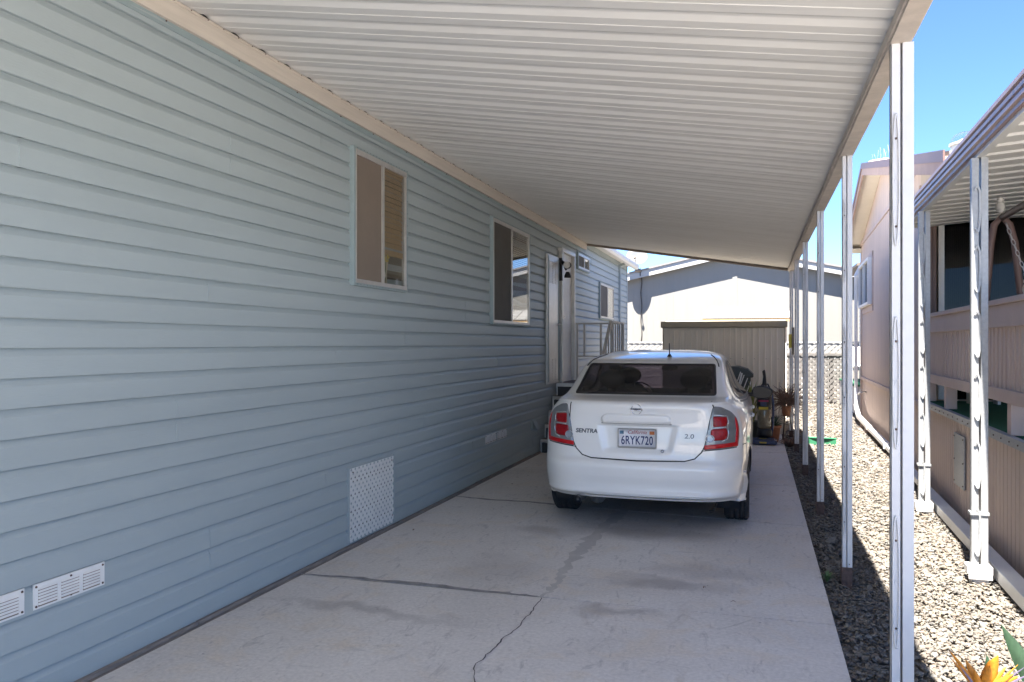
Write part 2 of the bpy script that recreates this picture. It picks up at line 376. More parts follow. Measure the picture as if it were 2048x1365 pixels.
# gravel stones in one mass
def gravel():
    bm = bmesh.new(); bmesh.ops.create_icosphere(bm, subdivisions=1, radius=1)
    bm.verts.ensure_lookup_table()
    base_v = np.array([v.co[:] for v in bm.verts]); base_f = np.array([[v.index for v in f.verts] for f in bm.faces]); bm.free()
    bm = bmesh.new(); bmesh.ops.create_icosphere(bm, subdivisions=2, radius=1)
    bv2 = np.array([v.co[:] for v in bm.verts]); bf2 = np.array([[v.index for v in f.verts] for f in bm.faces]); bm.free()
    V = []; F = []; C = []; off = 0
    def scatter(n, y0, y1, size, bv, bf):
        nonlocal off
        y = rng.uniform(y0, y1, n); xw = 1.70+.035*(y-6); x = XR+.012+rng.random(n)*(xw-XR-.01+np.where(y > 18, 1.2, 0))
        z = rng.uniform(-.052, -.012, n)+.012*np.sin(x*9+y*3)*.6
        z = np.where(x < XR+.05, z-.012, z)
        s = size*rng.lognormal(0, .30, n)
        sc = np.stack([s*rng.uniform(.8, 1.35, n), s*rng.uniform(.7, 1.1, n), s*rng.uniform(.3, .55, n)], 1)
        a = rng.uniform(0, 2*np.pi, n); t = rng.normal(0, .3, n); t2 = rng.normal(0, .3, n)
        v = bv[None]*sc[:, None, :]*(1+rng.normal(0, .09, (n, len(bv), 1)))
        x1 = v[..., 0]; y1_ = v[..., 1]; z1 = v[..., 2]
        y2 = y1_*np.cos(t)[:, None]-z1*np.sin(t)[:, None]; z2 = y1_*np.sin(t)[:, None]+z1*np.cos(t)[:, None]
        x2 = x1*np.cos(t2)[:, None]+z2*np.sin(t2)[:, None]; z3 = -x1*np.sin(t2)[:, None]+z2*np.cos(t2)[:, None]
        x3 = x2*np.cos(a)[:, None]-y2*np.sin(a)[:, None]; y3 = x2*np.sin(a)[:, None]+y2*np.cos(a)[:, None]
        v = np.stack([x3+x[:, None], y3+y[:, None], z3+z[:, None]], 2)
        V.append(v.reshape(-1, 3)); F.append((bf[None]+(np.arange(n)*len(bv))[:, None, None]+off).reshape(-1, 3)); off += n*len(bv)
        C.append(np.repeat(rng.random(n), len(bv)))
    scatter(17000, 2.3, 6.0, .0115, base_v, base_f)
    scatter(21000, 6.0, 11., .0135, base_v, base_f)
    scatter(17000, 11., 23.0, .021, base_v, base_f)
    V = np.concatenate(V); F = np.concatenate(F); C = np.concatenate(C)
    me = bpy.data.meshes.new('gravel'); me.vertices.add(len(V)); me.vertices.foreach_set('co', V.ravel().astype(np.float32))
    me.loops.add(F.size); me.loops.foreach_set('vertex_index', F.ravel().astype(np.int32))
    me.polygons.add(len(F)); me.polygons.foreach_set('loop_start', (np.arange(len(F))*3).astype(np.int32))
    at = me.attributes.new('tone', 'FLOAT', 'POINT'); at.data.foreach_set('value', C.astype(np.float32))
    me.update(); me.validate()
    me.polygons.foreach_set('use_smooth', np.zeros(len(me.polygons), dtype=bool))
    m = bpy.data.materials.new('gravel_stone'); m.use_nodes = True; t = m.node_tree; N = t.nodes; L = t.links
    b = N['Principled BSDF']; b.inputs['Roughness'].default_value = .75
    a = N.new('ShaderNodeAttribute'); a.attribute_name = 'tone'
    r = N.new('ShaderNodeValToRGB'); r.color_ramp.interpolation = 'CONSTANT'
    cs = [(.30,.25,.19),(.42,.36,.28),(.20,.19,.185),(.50,.44,.36),(.33,.31,.28),(.26,.26,.25),(.46,.36,.24),(.55,.51,.45),(.24,.20,.16),(.38,.34,.27),(.33,.24,.18),(.40,.39,.37)]
    e = r.color_ramp.elements
    while len(e) < len(cs): e.new(.5)
    for i, c in enumerate(cs): e[i].position = i/len(cs); e[i].color = tuple((q*.66+.12)*k_*.42 for q, k_ in zip(c, (1.02, 1, .95)))+(1,)
    L.new(a.outputs['Fac'], r.inputs[0])
    n = N.new('ShaderNodeTexNoise'); n.inputs['Scale'].default_value = 50; tc = N.new('ShaderNodeTexCoord'); L.new(tc.outputs['Object'], n.inputs['Vector'])
    rr = N.new('ShaderNodeValToRGB'); rr.color_ramp.elements[0].color = (.7,.7,.7,1); rr.color_ramp.elements[1].color = (1.15,1.12,1.1,1); L.new(n.outputs[0], rr.inputs[0])
    x = N.new('ShaderNodeMix'); x.data_type = 'RGBA'; x.blend_type = 'MULTIPLY'; x.inputs[0].default_value = 1
    L.new(r.outputs[0], x.inputs[6]); L.new(rr.outputs[0], x.inputs[7]); L.new(x.outputs[2], b.inputs['Base Color'])
    me.materials.append(m)
    o = bpy.data.objects.new('gravel', me); col.objects.link(o); o['kind'] = 'stuff'
    o['label'] = 'tan and grey pebble gravel strip beside the concrete driveway'; o['category'] = 'gravel'
gravel()

# ------------------------------------------------------------------ blue mobile home on the left
WX = -3.0
home = thing('mobile_home', 'long blue mobile home with lap siding on the left of the driveway', 'house', (WX, 6, 0))
def hb(mb, name, m, parent=home, **k):      # build a part given in world coordinates
    mb.v = [(x-WX, y-6, z) for x, y, z in mb.v]
    return mb.build(name, m, parent, **k)
s = MB(); P_ = .1275; y_end = 19.2; HY = -3.2; nC = 27
joints = {}
for i in range(nC):
    z0 = .015+i*P_
    if i % 2 == 0 or i == 0:
        base = [(2.6, 6.6, 10.4, 14.6), (3.75, 8.1, 12.8, 16.9), (.6, 5.0, 9.3, 13.4)][(i//2) % 3]
        js = [b + random.uniform(-.3, .3) for b in base]
        joints[i//2] = js
    js = [HY]+sorted(j for j in joints[i//2] if j > HY+.5)+[y_end]
    prof = [(-.001, -.002), (.0215, -.002), (.0225, .003), (.0205, P_*.70), (.0150, P_*.79), (.0075, P_*.90), (.0022, P_*.965), (.0010, P_+.004)]
    for k in range(len(js)-1):
        a = js[k]; b = js[k+1]+(.02 if k < len(js)-2 else 0); off = .0016*(k % 2)
        seg = max(1, int((b-a)/.8)); vs = []; fs = []; ph = random.random()*6
        for q in range(seg+1):
            y = a+(b-a)*q/seg; wv = .0012*math.sin(y*2.1+ph)
            for (dx, dz) in prof: vs.append((WX+dx+off+wv*(dz > 0)*(dz < P_*.9), y, z0+dz))
        n = len(prof)
        for q in range(seg):
            for r_ in range(n-1): fs.append((q*n+r_, q*n+r_+1, (q+1)*n+r_+1, (q+1)*n+r_))
        s.add(vs, fs)
        if k and random.random() < .5: s.prism([(WX+.0, z0+.001), (WX+.0232+.0016, z0+.001), (WX+.0228+.0016, z0+P_*.70), (WX+.0165, z0+P_*.80), (WX+.004, z0+P_*.96)], 'y', a-.0012, a+.0012, 0)
hb(s, 'siding_wall', ['siding', 'blue_trim'])
b = MB(); b.box(-8, WX-.002, HY+.02, y_end-.02, .02, 3.5); b.box(-8, -2.99, y_end-.018, y_end, .02, 3.48); hb(b, 'wall_core', 'siding')
b = MB(); b.box(WX-.01, WX+.03, y_end-.07, y_end+.012, .02, 3.44); hb(b, 'corner_trim', 'siding')
b = MB()
for k in range(10): b.box(-2.972+random.uniform(-.003,.003), -2.945, HY+k*2.3, HY+(k+1)*2.3-.006, 0.003, .022+random.uniform(-.003,.004))
b.box(-3.0, -2.93, HY, y_end, -.03, .002)
hb(b, 'base_board', 'wood', bevel=.003)
b = MB(); b.box(WX, WX+.024, HY, 14.3, 3.245, 3.268); b.box(WX, WX+.03, HY, 14.3, 3.228, 3.245); hb(b, 'top_channel', 'blue_trim')
# roof, eave and gutter past the carport
b = MB(); b.prism([(-2.80, 3.47), (-2.80, 3.50), (-5.5, 3.95), (-8.2, 3.50), (-8.2, 3.47)], 'y', HY-.3, y_end+.15); hb(b, 'roof', 'farroof')
b = MB(); b.box(WX, -2.82, 14.35, y_end+.12, 3.43, 3.468); hb(b, 'soffit', 'white')
b = MB(); b.prism([(-2.82,3.36),(-2.75,3.36),(-2.715,3.40),(-2.71,3.468),(-2.82,3.468)], 'y', 14.36, y_end+.14); b.box(-2.82,-2.708,14.34,14.358,3.355,3.47); hb(b, 'gutter', 'white')
b = MB(); b.box(-2.985, -2.935, 17.95, 18.03, .15, 3.34); b.bar((-2.96,17.99,3.33),(-2.80,17.99,3.40),.07,.05); hb(b, 'downspout', 'siding')

def window(y0, y1, z0, z1, split, left, right, trim=.045, name='window'):
    X = WX+.018; D = .04
    fr = MB()
    for (a, b_, c, d) in ((y0, y1, z1-.022, z1), (y0, y1, z0, z0+.022), (y0, y0+.022, z0+.022, z1-.022), (y1-trim, y1, z0+.022, z1-.022)):
        fr.box(WX, X+D, a, b_, c, d, 0)
    fr.box(WX, X+.004, y0+.02, y1-trim, z0+.02, z1-.02, 1)         # backing inside the frame
    f = hb(fr, name, ['blue_trim', 'interior'], bevel=.003)
    sa = MB(); yi0, yi1, zi0, zi1 = y0+.022, y1-trim, z0+.022, z1-.022; ys = yi0+(yi1-yi0)*split
    sa.box(X+.006, X+D+.006, yi0, yi1, zi1-.04, zi1); sa.box(X+.006, X+D+.006, yi0, yi1, zi0, zi0+.03)
    sa.box(X+.006, X+D+.009, ys-.017, ys+.017, zi0+.03, zi1-.04); sa.box(X+.006, X+D+.004, yi0, yi0+.014, zi0+.03, zi1-.04); sa.box(X+.006, X+D+.004, yi1-.022, yi1, zi0+.03, zi1-.04)
    hb(sa, 'sash', 'alu', f)
    pn = MB(); zi0 += .03; zi1 -= .04
    def pane(a, b_): pn.box(X+.030, X+.033, a, b_, zi0, zi1)
    pane(ys+.017, yi1-.022); hb(pn, 'pane', 'glass', f)
    sc = MB(); sc.box(X+.034, X+.036, yi0+.014, ys-.017, zi0, zi1); hb(sc, 'insect_screen', left, f)
    sw_ = MB()
    n = int((y1-y0)/.055)
    for k in range(n): sw_.blob((X+D+.007, y0+.04+k*(y1-y0-.08)/max(1, n-1), z1-.012), .0035, sub=1); sw_.blob((X+D+.007, y0+.04+k*(y1-y0-.08)/max(1, n-1), z0+.011), .0035, sub=1)
    n = int((z1-z0)/.1)
    for k in range(n): sw_.blob((X+D+.002, y1-.02, z0+.06+k*(z1-z0-.12)/max(1, n-1)), .0035, sub=1)
    hb(sw_, 'screws', 'rust', f)
    return f, X, ys+.017, yi1-.022, zi0, zi1
f, X, a, b_, c, d = window(5.47, 6.46, 2.01, 3.085, .50, 'screen', None)
bl = MB()
for k in range(15):
    z = d-.03-k*.043
    bl.bar((X+.016, a+.003, z), (X+.016, b_-.02-.008*(k % 2), z), .045, .003, up=(1, 0, .35))
bl.box(X+.006, X+.024, a, b_-.015, d-.72, d-.675); bl.box(X+.006, X+.024, a, b_-.01, d-.02, d)
hb(bl, 'blind', 'blind', f)
cu = MB()
for k in range(8): cu.tube([(X+.012, a+.01+k*.012, c), (X+.012, a+.03+k*.010, c+.1), (X+.012, a+.03+k*.015, d-.73)], [.012,.009,.012], 6)
hb(cu, 'curtain', 'curtain', f)
fv = MB(); fv.blob((X+.018, a+.05, c+.07), .03, 0, sc=(.3,1,1.2)); 
for k in range(9): fv.blob((X+.022, a+.03+random.random()*.12, c+.19+random.random()*.05), .016, 1, sc=(.4,1,.8), sub=1)
fv.tube([(X+.02, a+.06, c), (X+.02, a+.08, c+.19)], .006, 5, 2)
hb(fv, 'flower_ornament', ['white', 'yellow', 'leaf'], f)
f, X, a, b_, c, d = window(8.83, 10.45, 1.79, 3.06, .47, 'screen2', None, trim=.06)
bl = MB()
for k in range(18):
    z = d-.02-k*.027; bl.bar((X+.016, a+.003, z), (X+.016, b_-.003, z), .022, .002, up=(1, 0, .8))
hb(bl, 'blind', 'blindw', f)
f, X, a, b_, c, d = window(13.5, 14.5, 2.86, 3.16, .5, 'screen2', None)
f, X, a, b_, c, d = window(15.54, 17.14, 2.06, 2.79, .5, 'screen2', None)
bl = MB(); bl.box(X+.01, X+.02, a, b_, c, d); hb(bl, 'blind', 'white', f)
# doorway with a white door, storm door folded back against the siding
b = MB(); b.box(WX, WX+.09, 12.20, 12.26, .93, 3.02); b.box(WX, WX+.09, 13.07, 13.13, .93, 3.02); b.box(WX, WX+.09, 12.20, 13.13, 3.02, 3.08)
fdoor = hb(b, 'door_frame', 'alu', bevel=.004)
b = MB(); b.box(WX+.004, WX+.03, 12.262, 13.068, .95, 3.018)
for z in (1.05, 1.75, 2.4): b.box(WX+.03, WX+.036, 12.36, 12.97, z, z+.55)
hb(b, 'door', 'white', fdoor, bevel=.005); b = MB(); b.tube([(WX+.03,12.34,1.98),(WX+.085,12.34,1.98)], .022, 10); hb(b, 'handle', 'chrome', fdoor)
b = MB(); b.box(WX+.03, WX+.06, 11.36, 12.08, .96, 2.90); sd_ = None
for z0_, z1_ in ((1.02, 1.35), (2.48, 2.82)):
    for k in range(14):
        for q in range(3): b.bar((WX+.062, 11.46+q*.19, z0_+k*(z1_-z0_)/14), (WX+.062, 11.60+q*.19, z0_+k*(z1_-z0_)/14), .012, .014)
sdoor = hb(b, 'storm_door', 'alu', bevel=.003)
b = MB(); b.box(WX+.061, WX+.067, 11.40, 11.44, .99, 2.87); b.box(WX+.061, WX+.067, 12.02, 12.06, .99, 2.87); hb(b, 'stile', 'blue_trim', sdoor)
b = MB(); b.tube([(WX+.06,12.0,1.86),(WX+.095,12.0,1.86)], .016, 8); hb(b, 'handle', 'chrome', sdoor)
# twin floodlight beside the door
b = MB(); b.tube([(WX+.02,12.15,2.86),(WX+.09,12.15,2.86)], .05, 12); b.tube([(WX+.09,12.15,2.86),(WX+.16,12.1,2.80)], .018, 8); b.tube([(WX+.09,12.15,2.86),(WX+.15,12.2,2.72)], .018, 8)
b.lathe([(.025,-.06),(.035,-.02),(.05,.03),(.055,.05)], 14, 'y', (WX+.20,12.05,2.78)); b.lathe([(.025,.05),(.05,0),(.055,-.04)], 12, 'z', (WX+.17,12.2,2.64)); b.tube([(WX+.05,12.15,2.82),(WX+.07,12.15,2.55)], .035, 8)
pl_ = hb(b, 'porch_light', 'black'); b = MB(); b.blob((WX+.2,12.0,2.78), .055, sc=(1,.5,1)); hb(b, 'bulb', 'white', pl_)

def skirt_vent(y0, y1, z0, z1):
    b = MB(); X = WX+.0185; b.box(X, X+.006, y0, y1, z0, z1); n = 3 if y1-y0 > .3 else 2; wv = (y1-y0-.03)/n
    for k in range(n):
        ya = y0+.015+k*wv+.008; yb = ya+wv-.022
        for q in range(6):
            z = z0+.017+q*(z1-z0-.03)/6; b.add([(X+.006, ya, z+.010), (X+.014, ya, z), (X+.014, yb, z), (X+.006, yb, z+.010), (X+.006, ya, z-.001), (X+.006, yb, z-.001)], [(0,1,2,3),(1,4,5,2),(0,4,1),(3,2,5)]); b.box(X+.0061, X+.0075, ya, yb, z-.008, z-.001, 1)  # the thin dark strips paint the shadow lines below the louvres
    v = hb(b, 'skirt_vent', ['white','trimdark'])
    b = MB()
    for yy in (y0+.012, (y0+y1)/2, y1-.012):
        for zz in (z0+.012, z1-.012): b.blob((X+.007, yy, zz), .006, sub=1)
    hb(b, 'screws', 'rust', v)
skirt_vent(2.235, 2.625, .41, .52); skirt_vent(2.67, 3.06, .41, .52); skirt_vent(8.66, 9.05, .40, .50); skirt_vent(9.10, 9.48, .40, .50)
b = MB(); b.box(WX, WX+.04, 10.62, 10.78, .36, .50); b.add([(WX+.04,10.62,.5),(WX+.04,10.78,.5),(WX+.11,10.78,.37),(WX+.11,10.62,.37)], [(0,1,2,3)]); b.box(WX+.04,WX+.11,10.62,10.63,.36,.38); hb(b, 'dryer_vent', 'siding')
b = MB(); b.box(WX+.003, WX+.0195, 5.45, 6.21, .03, .60, 1); lattice(b, 5.45, 6.21, .035, .60, .064, .0215, .006, lambda u, v, d: (WX+.021+d, u, v)); ac = hb(b, 'access_lattice', ['white', 'darkgap'])
b = MB(); b.box(WX, WX+.034, 6.211, 6.235, .03, .62); b.box(WX, WX+.03, 5.43, 5.449, .03, .61); b.box(WX, WX+.03, 5.45, 6.21, .601, .612); hb(b, 'access_trim', 'siding', ac)
b = MB()
for yy, zz in ((6.17,.57),(5.49,.57),(6.18,.10)): b.blob((WX+.036, yy, zz), .006, sub=1)
hb(b, 'screws', 'rust', ac)

# ------------------------------------------------------------------ carport
cp = thing('carport', 'open carport with white ribbed roof on slim metal posts over the driveway', 'carport', (0, 6, 0))
def cb(mb, name, m, parent=cp, **k):
    mb.v = [(x, y-6, z) for x, y, z in mb.v]; return mb.build(name, m, parent, **k)
Y0, Y1 = -3.6, 14.3
def roof_z(x): return 3.395+(x+2.97)*(2.845-3.395)/(3.495)
per = .275; ys = []
y = Y0
while y < Y1-.01:
    for dy, dz in ((0, 0), (.075, 0), (.079, -.0025), (.088, -.0025), (.092, 0), (.160, 0), (.208, .013), (.230, .013), (.2745, 0)): ys.append((y+dy, dz))
    y += per
ys = [q for q in ys if q[0] < Y1]+[(Y1, 0)]
b = MB(); xs = [-2.965+(3.56/10)*i for i in range(11)]; v = []; f = []
for (yy, dz) in ys:
    for x in xs: v.append((x, yy, roof_z(x)+dz+.003*math.sin(yy*1.3+x)*.5))
n = len(xs)
for i in range(len(ys)-1):
    for k in range(n-1): f.append((i*n+k, i*n+k+1, (i+1)*n+k+1, (i+1)*n+k))
b.add(v, f); rp = cb(b, 'roof_panel', 'roofwhite')
so_ = rp.modifiers.new('thick', 'SOLIDIFY'); so_.thickness = .012; so_.offset = 1
b = MB(); b.box(WX+.001, -2.955, Y0, 7.2, 3.270, 3.388); b.box(WX+.001, -2.955, 7.204, Y1, 3.270, 3.388); b.box(WX+.001, -2.950, Y0, Y1, 3.374, 3.3895)
lb = cb(b, 'ledger_board', 'ledger', bevel=.002)
b = MB(); y = Y0+.03
while y < Y1: b.blob((-2.949, y+.06, 3.382), .005, sub=1); y += per/2
for k in range(30): b.blob((WX+.03, Y0+.3+k*.57+random.uniform(-.1,.1), 3.262), .006, sub=1)
cb(b, 'screws', 'rust', lb)
b = MB(); b.box(WX+.002, -2.972, Y0, Y1, 3.391, 3.465); cb(b, 'rib_gap_shade', 'darkgap', lb)  # near-black strip, paints the shade inside the open rib ends
b = MB(); b.prism([(.525,2.79),(.605,2.79),(.612,2.80),(.612,2.95),(.60,2.95),(.60,2.85),(.545,2.85),(.525,2.835)], 'y', Y0, Y1); b.box(.515,.527,Y0,Y1,2.80,2.843)
bmo = cb(b, 'edge_beam', 'beam', bevel=.002)
b = MB(); b.add([(-2.96,Y1+.002,3.355),(-2.96,Y1+.002,3.44),(.61,Y1+.002,2.885),(.61,Y1+.002,2.785),(-2.96,Y1+.022,3.355),(-2.96,Y1+.022,3.44),(.61,Y1+.022,2.885),(.61,Y1+.022,2.785)], [(0,1,2,3),(7,6,5,4),(0,4,5,1),(3,2,6,7),(0,3,7,4),(1,5,6,2)]); cb(b, 'end_trim', 'trimdark')
def make_post():
    """two facing channels joined by curled straps, standing on a rusty bracket; origin at its foot"""
    b = MB(); H = 2.79
    def cchan(x0, y0, y1, op):   # open C in plan
        t = .003; wv = .038
        b.box(x0, x0+wv, y0, y0+t, .03, H); b.box(x0, x0+wv, y1-t, y1, .03, H)
        if op > 0: b.box(x0, x0+t, y0+t, y1-t, .03, H)
        else: b.box(x0+wv-t, x0+wv, y0+t, y1-t, .03, H)
    b.box(-.040, -.004, -.028, -.012, .03, H); b.box(-.040, -.004, .012, .028, .03, H)      # left channel flanges
    b.box(-.040, -.037, -.028, .028, .03, H)
    b.box(.004, .050, -.034, .034, .03, H)                                                  # right closed tube
    o = b.build('post', 'postwhite', None, bevel=.0025)
    for zc in (.585, 1.40, 2.23):
        st = MB()
        pts = [(-.022+.0125*math.cos(a*math.pi/16), -.0325, zc+.27*math.sin(a*math.pi/16)*(1 if a % 32 < 16 else 1)) for a in range(33)]
        st.tube(pts, .0042, 6, cap=False)
        st.bar((-.034,-.0325,zc-.02), (-.010,-.0325,zc+.02), .004, .004, up=(0,1,0))
        st.build('curled_strap', 'postwhite', o)
    sc = MB()
    for zc in (.585, 1.40, 2.23): sc.blob((-.022,-.031,zc+.17), .006, sub=1); sc.blob((-.022,-.031,zc-.19), .006, sub=1)
    sc.blob((.022,-.036,.12), .006, sub=1); sc.build('bolt', 'rust', o)
    br = MB(); br.box(-.05, .05, -.042, -.037, 0, .10); br.box(-.05, .05, .037, .042, 0, .10); br.box(-.05, .05, -.042, .042, -.05, .008); br.box(-.048,-.043,-.037,.037,.008,.09)
    br.box(-.042, .042, -.036, .036, .0, .03)
    br.build('base_bracket', 'rust', o)
    return o
p0 = make_post()
for i, yy in enumerate((3.60, 5.64, 7.90, 10.25, 12.35, 14.2)):
    o = p0 if i == 0 else copy_tree(p0)
    o.parent = cp; o.location = (.568, yy-6, 0); o.scale = (.92 if i == 0 else .66, 1, 1)
# small grey box strapped to the far post
b = MB(); b.box(.50,.535,12.28,12.42,1.40,1.80,0); b.box(.46,.50,12.31,12.39,1.50,1.70,1); bx_ = b.build('sensor_box', ['trimdark','yellow'], None, bevel=.006)
tag(bx_, 'small weathered box fixed halfway up a far carport post', 'box')

# ------------------------------------------------------------------ entry stairs
st = thing('entry_stairs', 'grey metal entry steps and landing with railing at the blue home door', 'steps', (-2.53, 12, 0))
def sb(mb, name, m, parent=st, **k):
    mb.v = [(x+2.53, y-12, z) for x, y, z in mb.v]; return mb.build(name, m, parent, **k)
b = MB(); b.box(-2.95, -2.08, 11.98, 13.2, .905, .95); sb(b, 'landing', 'stepbrown', bevel=.004)
b = MB(); b.box(-2.955, -2.075, 11.955, 11.978, .90, .952); b.box(-2.95,-2.08,13.201,13.22,.0,.95)
for xx in (-2.94, -2.09):
    b.box(xx-.015, xx+.015, 11.98, 12.01, 0, .90); b.box(xx-.015, xx+.015, 13.16, 13.19, 0, .90)
    for k in range(5):
        z = .19*(4-k); yb = 11.955-.235*k
        if z > 0: b.box(xx-.014, xx+.014, yb-.235, yb-.211, 0, z-.02); b.box(xx-.012, xx+.012, yb-.21, yb, z-.05, z-.022)
sb(b, 'frame', 'alu')
for k in range(4):
    z = .19*(4-k); y1_ = 11.955-.235*k; b = MB(); b.box(-2.95, -2.08, y1_-.235, y1_, z-.018, z, 0); b.box(-2.953, -2.077, y1_-.243, y1_-.236, z-.035, z+.002, 1)
    sb(b, 'tread', ['stepbrown', 'grayrail'])
b = MB()
for k in range(5): b.box(-2.93, -2.10, 11.95-.235*k, 11.954-.235*k, max(0, .19*(4-k)), .19*(5-k)-.05)
sb(b, 'riser_shade', 'black')  # black sheets stand in for the shade behind the open steps
b = MB()
zt = 1.90
b.bar((-2.95,13.15,zt), (-2.09,13.15,zt), .035, .03); b.bar((-2.90,13.15,1.35), (-2.09,13.15,1.35), .02, .02)
for xx, z0_ in ((-2.88,.95),(-2.76,1.35),(-2.48,.95),(-2.3,1.35),(-2.11,.95)): b.box(xx-.017, xx+.017, 13.13, 13.165, z0_, zt)
b.bar((-2.11,13.15,zt), (-2.11,12.0,zt), .035, .03); b.bar((-2.11,13.15,1.05), (-2.11,12.0,1.05), .02, .02)
for k in range(6): b.box(-2.118, -2.100, 12.0+k*.20-.008, 12.0+k*.20+.008, .95 if k in (0,) else 1.05, zt)
b.bar((-2.11,12.0,zt), (-2.11,11.0,zt-.80), .045, .04); b.bar((-2.11,12.0,1.05), (-2.11,11.0,.25), .02, .02)
for k in range(1, 5): b.box(-2.118, -2.102, 12-k*.2-.008, 12-k*.2+.008, 1.05-.8*k*.2, zt-.8*k*.2)
b.box(-2.125,-2.095,10.98,11.02,0,1.11)
sb(b, 'railing', 'grayrail')

# ------------------------------------------------------------------ the car (local frame: y=0 at the rear bumper, +y forward)
def tab(T):
    X = np.array([t[0] for t in T]); Y = np.array([t[1] for t in T], float); h = np.diff(X); d = np.diff(Y)/h
    m = np.zeros(len(X)); m[0] = d[0]; m[-1] = d[-1]
    for i in range(1, len(X)-1):
        if d[i-1]*d[i] > 0: w1 = 2*h[i]+h[i-1]; w2 = h[i]+2*h[i-1]; m[i] = (w1+w2)/(w1/d[i-1]+w2/d[i])
    def f(z):
        z = min(max(z, X[0]), X[-1]); i = min(int(np.searchsorted(X, z, 'right'))-1, len(h)-1); i = max(i, 0)
        t = (z-X[i])/h[i]; return float((2*t**3-3*t*t+1)*Y[i]+(t**3-2*t*t+t)*h[i]*m[i]+(-2*t**3+3*t*t)*Y[i+1]+(t**3-t*t)*h[i]*m[i+1])
    return f
fR = tab([(.283,.10),(.305,.07),(.33,.012),(.345,.004),(.360,.026),(.40,.028),(.48,.012),(.55,.010),(.59,.026),(.615,.055),(.66,.062),(.75,.066),(.90,.074),(1.0,.070),(1.045,.064),(1.062,.070),(1.078,.095),(1.095,.20),(1.112,.40),(1.125,.44),(1.37,.98),(1.40,1.08),(1.435,1.34),(1.462,1.62),(1.482,1.92),(1.495,2.25)])
fF = tab([(.25,4.42),(.35,4.52),(.6,4.54),(.72,4.45),(.80,4.22),(.90,3.85),(.97,3.45),(1.0,3.34),(1.10,3.14),(1.36,2.66),(1.42,2.54),(1.47,2.42),(1.495,2.36)])
fW = tab([(.25,.835),(.33,.868),(.45,.892),(.60,.897),(.75,.895),(.85,.888),(.93,.872),(1.0,.842),(1.05,.80),(1.10,.752),(1.15,.722),(1.30,.668),(1.38,.640),(1.43,.605),(1.462,.545),(1.484,.44),(1.495,.3)])
def kx(y): t = max(0, 1-y/1.5); u = max(0, (y-3.3)/1.3); return 1-.125*t*t-.10*u*u
def cc(z):
    L = (fF(z)-fR(z))
    if z < 1.08: return min(.07, L*.2), min(.24, L*.25), .66
    return min(.05, L*.2), min(.13, L*.25), .70
def smooth(e0, e1, x): t = min(1, max(0, (x-e0)/(e1-e0))); return t*t*(3-2*t)
def recess(x, z):
    return .020*(1-smooth(.235+.045*(z-.68)/.2, .285+.045*(z-.68)/.2, abs(x-.0)))*smooth(.655, .70, z)*(1-smooth(.885, .897, z))
def rearY(x, z):
    y = .2
    W = fW(z); c1, c2, u0 = cc(z)
    for _ in range(5):
        u = min(.9999, abs(x)/(W*kx(y))); v = max(0, (u-u0)/(1-u0)); y = fR(z)+c1*u*u+c2*(1-math.sqrt(max(0, 1-v*v)))
    return y
def halfplan(z):
    """half outline rear centre -> side -> front centre as (x,y)"""
    W = fW(z); c1, c2, u0 = cc(z); Rr = fR(z); Ff = fF(z); out = []
    us = [i/26*u0 for i in range(26)]+[u0+(1-u0)*math.sin(math.pi/2*i/16) for i in range(17)]
    for u in us:
        v = max(0, (u-u0)/(1-u0)); y = Rr+c1*u*u+c2*(1-math.sqrt(max(0, 1-v*v))); x = u*W*kx(y); out.append((x, y+recess(x, z) if z < 1.05 else y))
    ya = Rr+c1+c2; yb = Ff-c1*1.5-c2
    for i in range(1, 220): y = ya+(yb-ya)*i/220; out.append((W*kx(y), y))
    for i in range(12): 
        u = math.cos(math.pi/2*i/12); v = max(0, (u-u0)/(1-u0)); y = Ff-c1*1.5*u*u-c2*(1-math.sqrt(max(0, 1-v*v))); out.append((u*W*kx(y), y))
    out.append((0, Ff)); return out
def sideX(y, z):
    W = fW(z); c1, c2, u0 = cc(z); ya = fR(z)+c1+c2
    if y >= ya: return W*kx(y)
    lo, hi = 0., 1.
    for _ in range(24):
        u = (lo+hi)/2; v = max(0, (u-u0)/(1-u0)); yy = fR(z)+c1*u*u+c2*(1-math.sqrt(max(0, 1-v*v)))
        if yy < y: lo = u
        else: hi = u
    return lo*W*kx(y)
def levels():
    zs = [.283]; z = .283
    while z < 1.495-1e-6:
        h = .014
        while h > .0006 and (abs(fR(z+h)-fR(z)) > .035 or abs(fF(z+h)-fF(z)) > .05 or abs(fW(z+h)-fW(z)) > .025): h *= .6
        z = min(1.495, z+h); zs.append(z)
    return zs
def inpoly(p, P):
    r = False; n = len(P)
    for i in range(n):
        a = P[i]; b = P[i-1]
        if (a[1] > p[1]) != (b[1] > p[1]) and p[0] < (b[0]-a[0])*(p[1]-a[1])/(b[1]-a[1])+a[0]: r = not r
    return r
def round_poly(P, r=.03, n=4):
    out = []
    for i in range(len(P)):
        a = Vector(P[i-1]); b = Vector(P[i]); c = Vector(P[(i+1) % len(P)])
        d1 = (a-b); d2 = (c-b); q = min(r, d1.length*.45, d2.length*.45); p1 = b+d1.normalized()*q; p2 = b+d2.normalized()*q
        for k in range(n+1): t = k/n; out.append(tuple((1-t)**2*p1+2*t*(1-t)*b+t*t*p2))
    return out
REARWIN = round_poly([(-.612,1.118),(.612,1.118),(.578,1.374),(-.578,1.374)], .025)
REARHOLE = [(x*.93, 1.14+(z-1.122)*.86) for x, z in REARWIN]
FRONTWIN = [(-.62,1.03),(.62,1.03),(.52,1.37),(-.52,1.37)]
SW1 = round_poly([(1.02,1.065),(1.14,1.18),(1.30,1.275),(1.50,1.345),(1.70,1.375),(2.02,1.388),(2.02,1.015),(1.25,1.045)], .03)
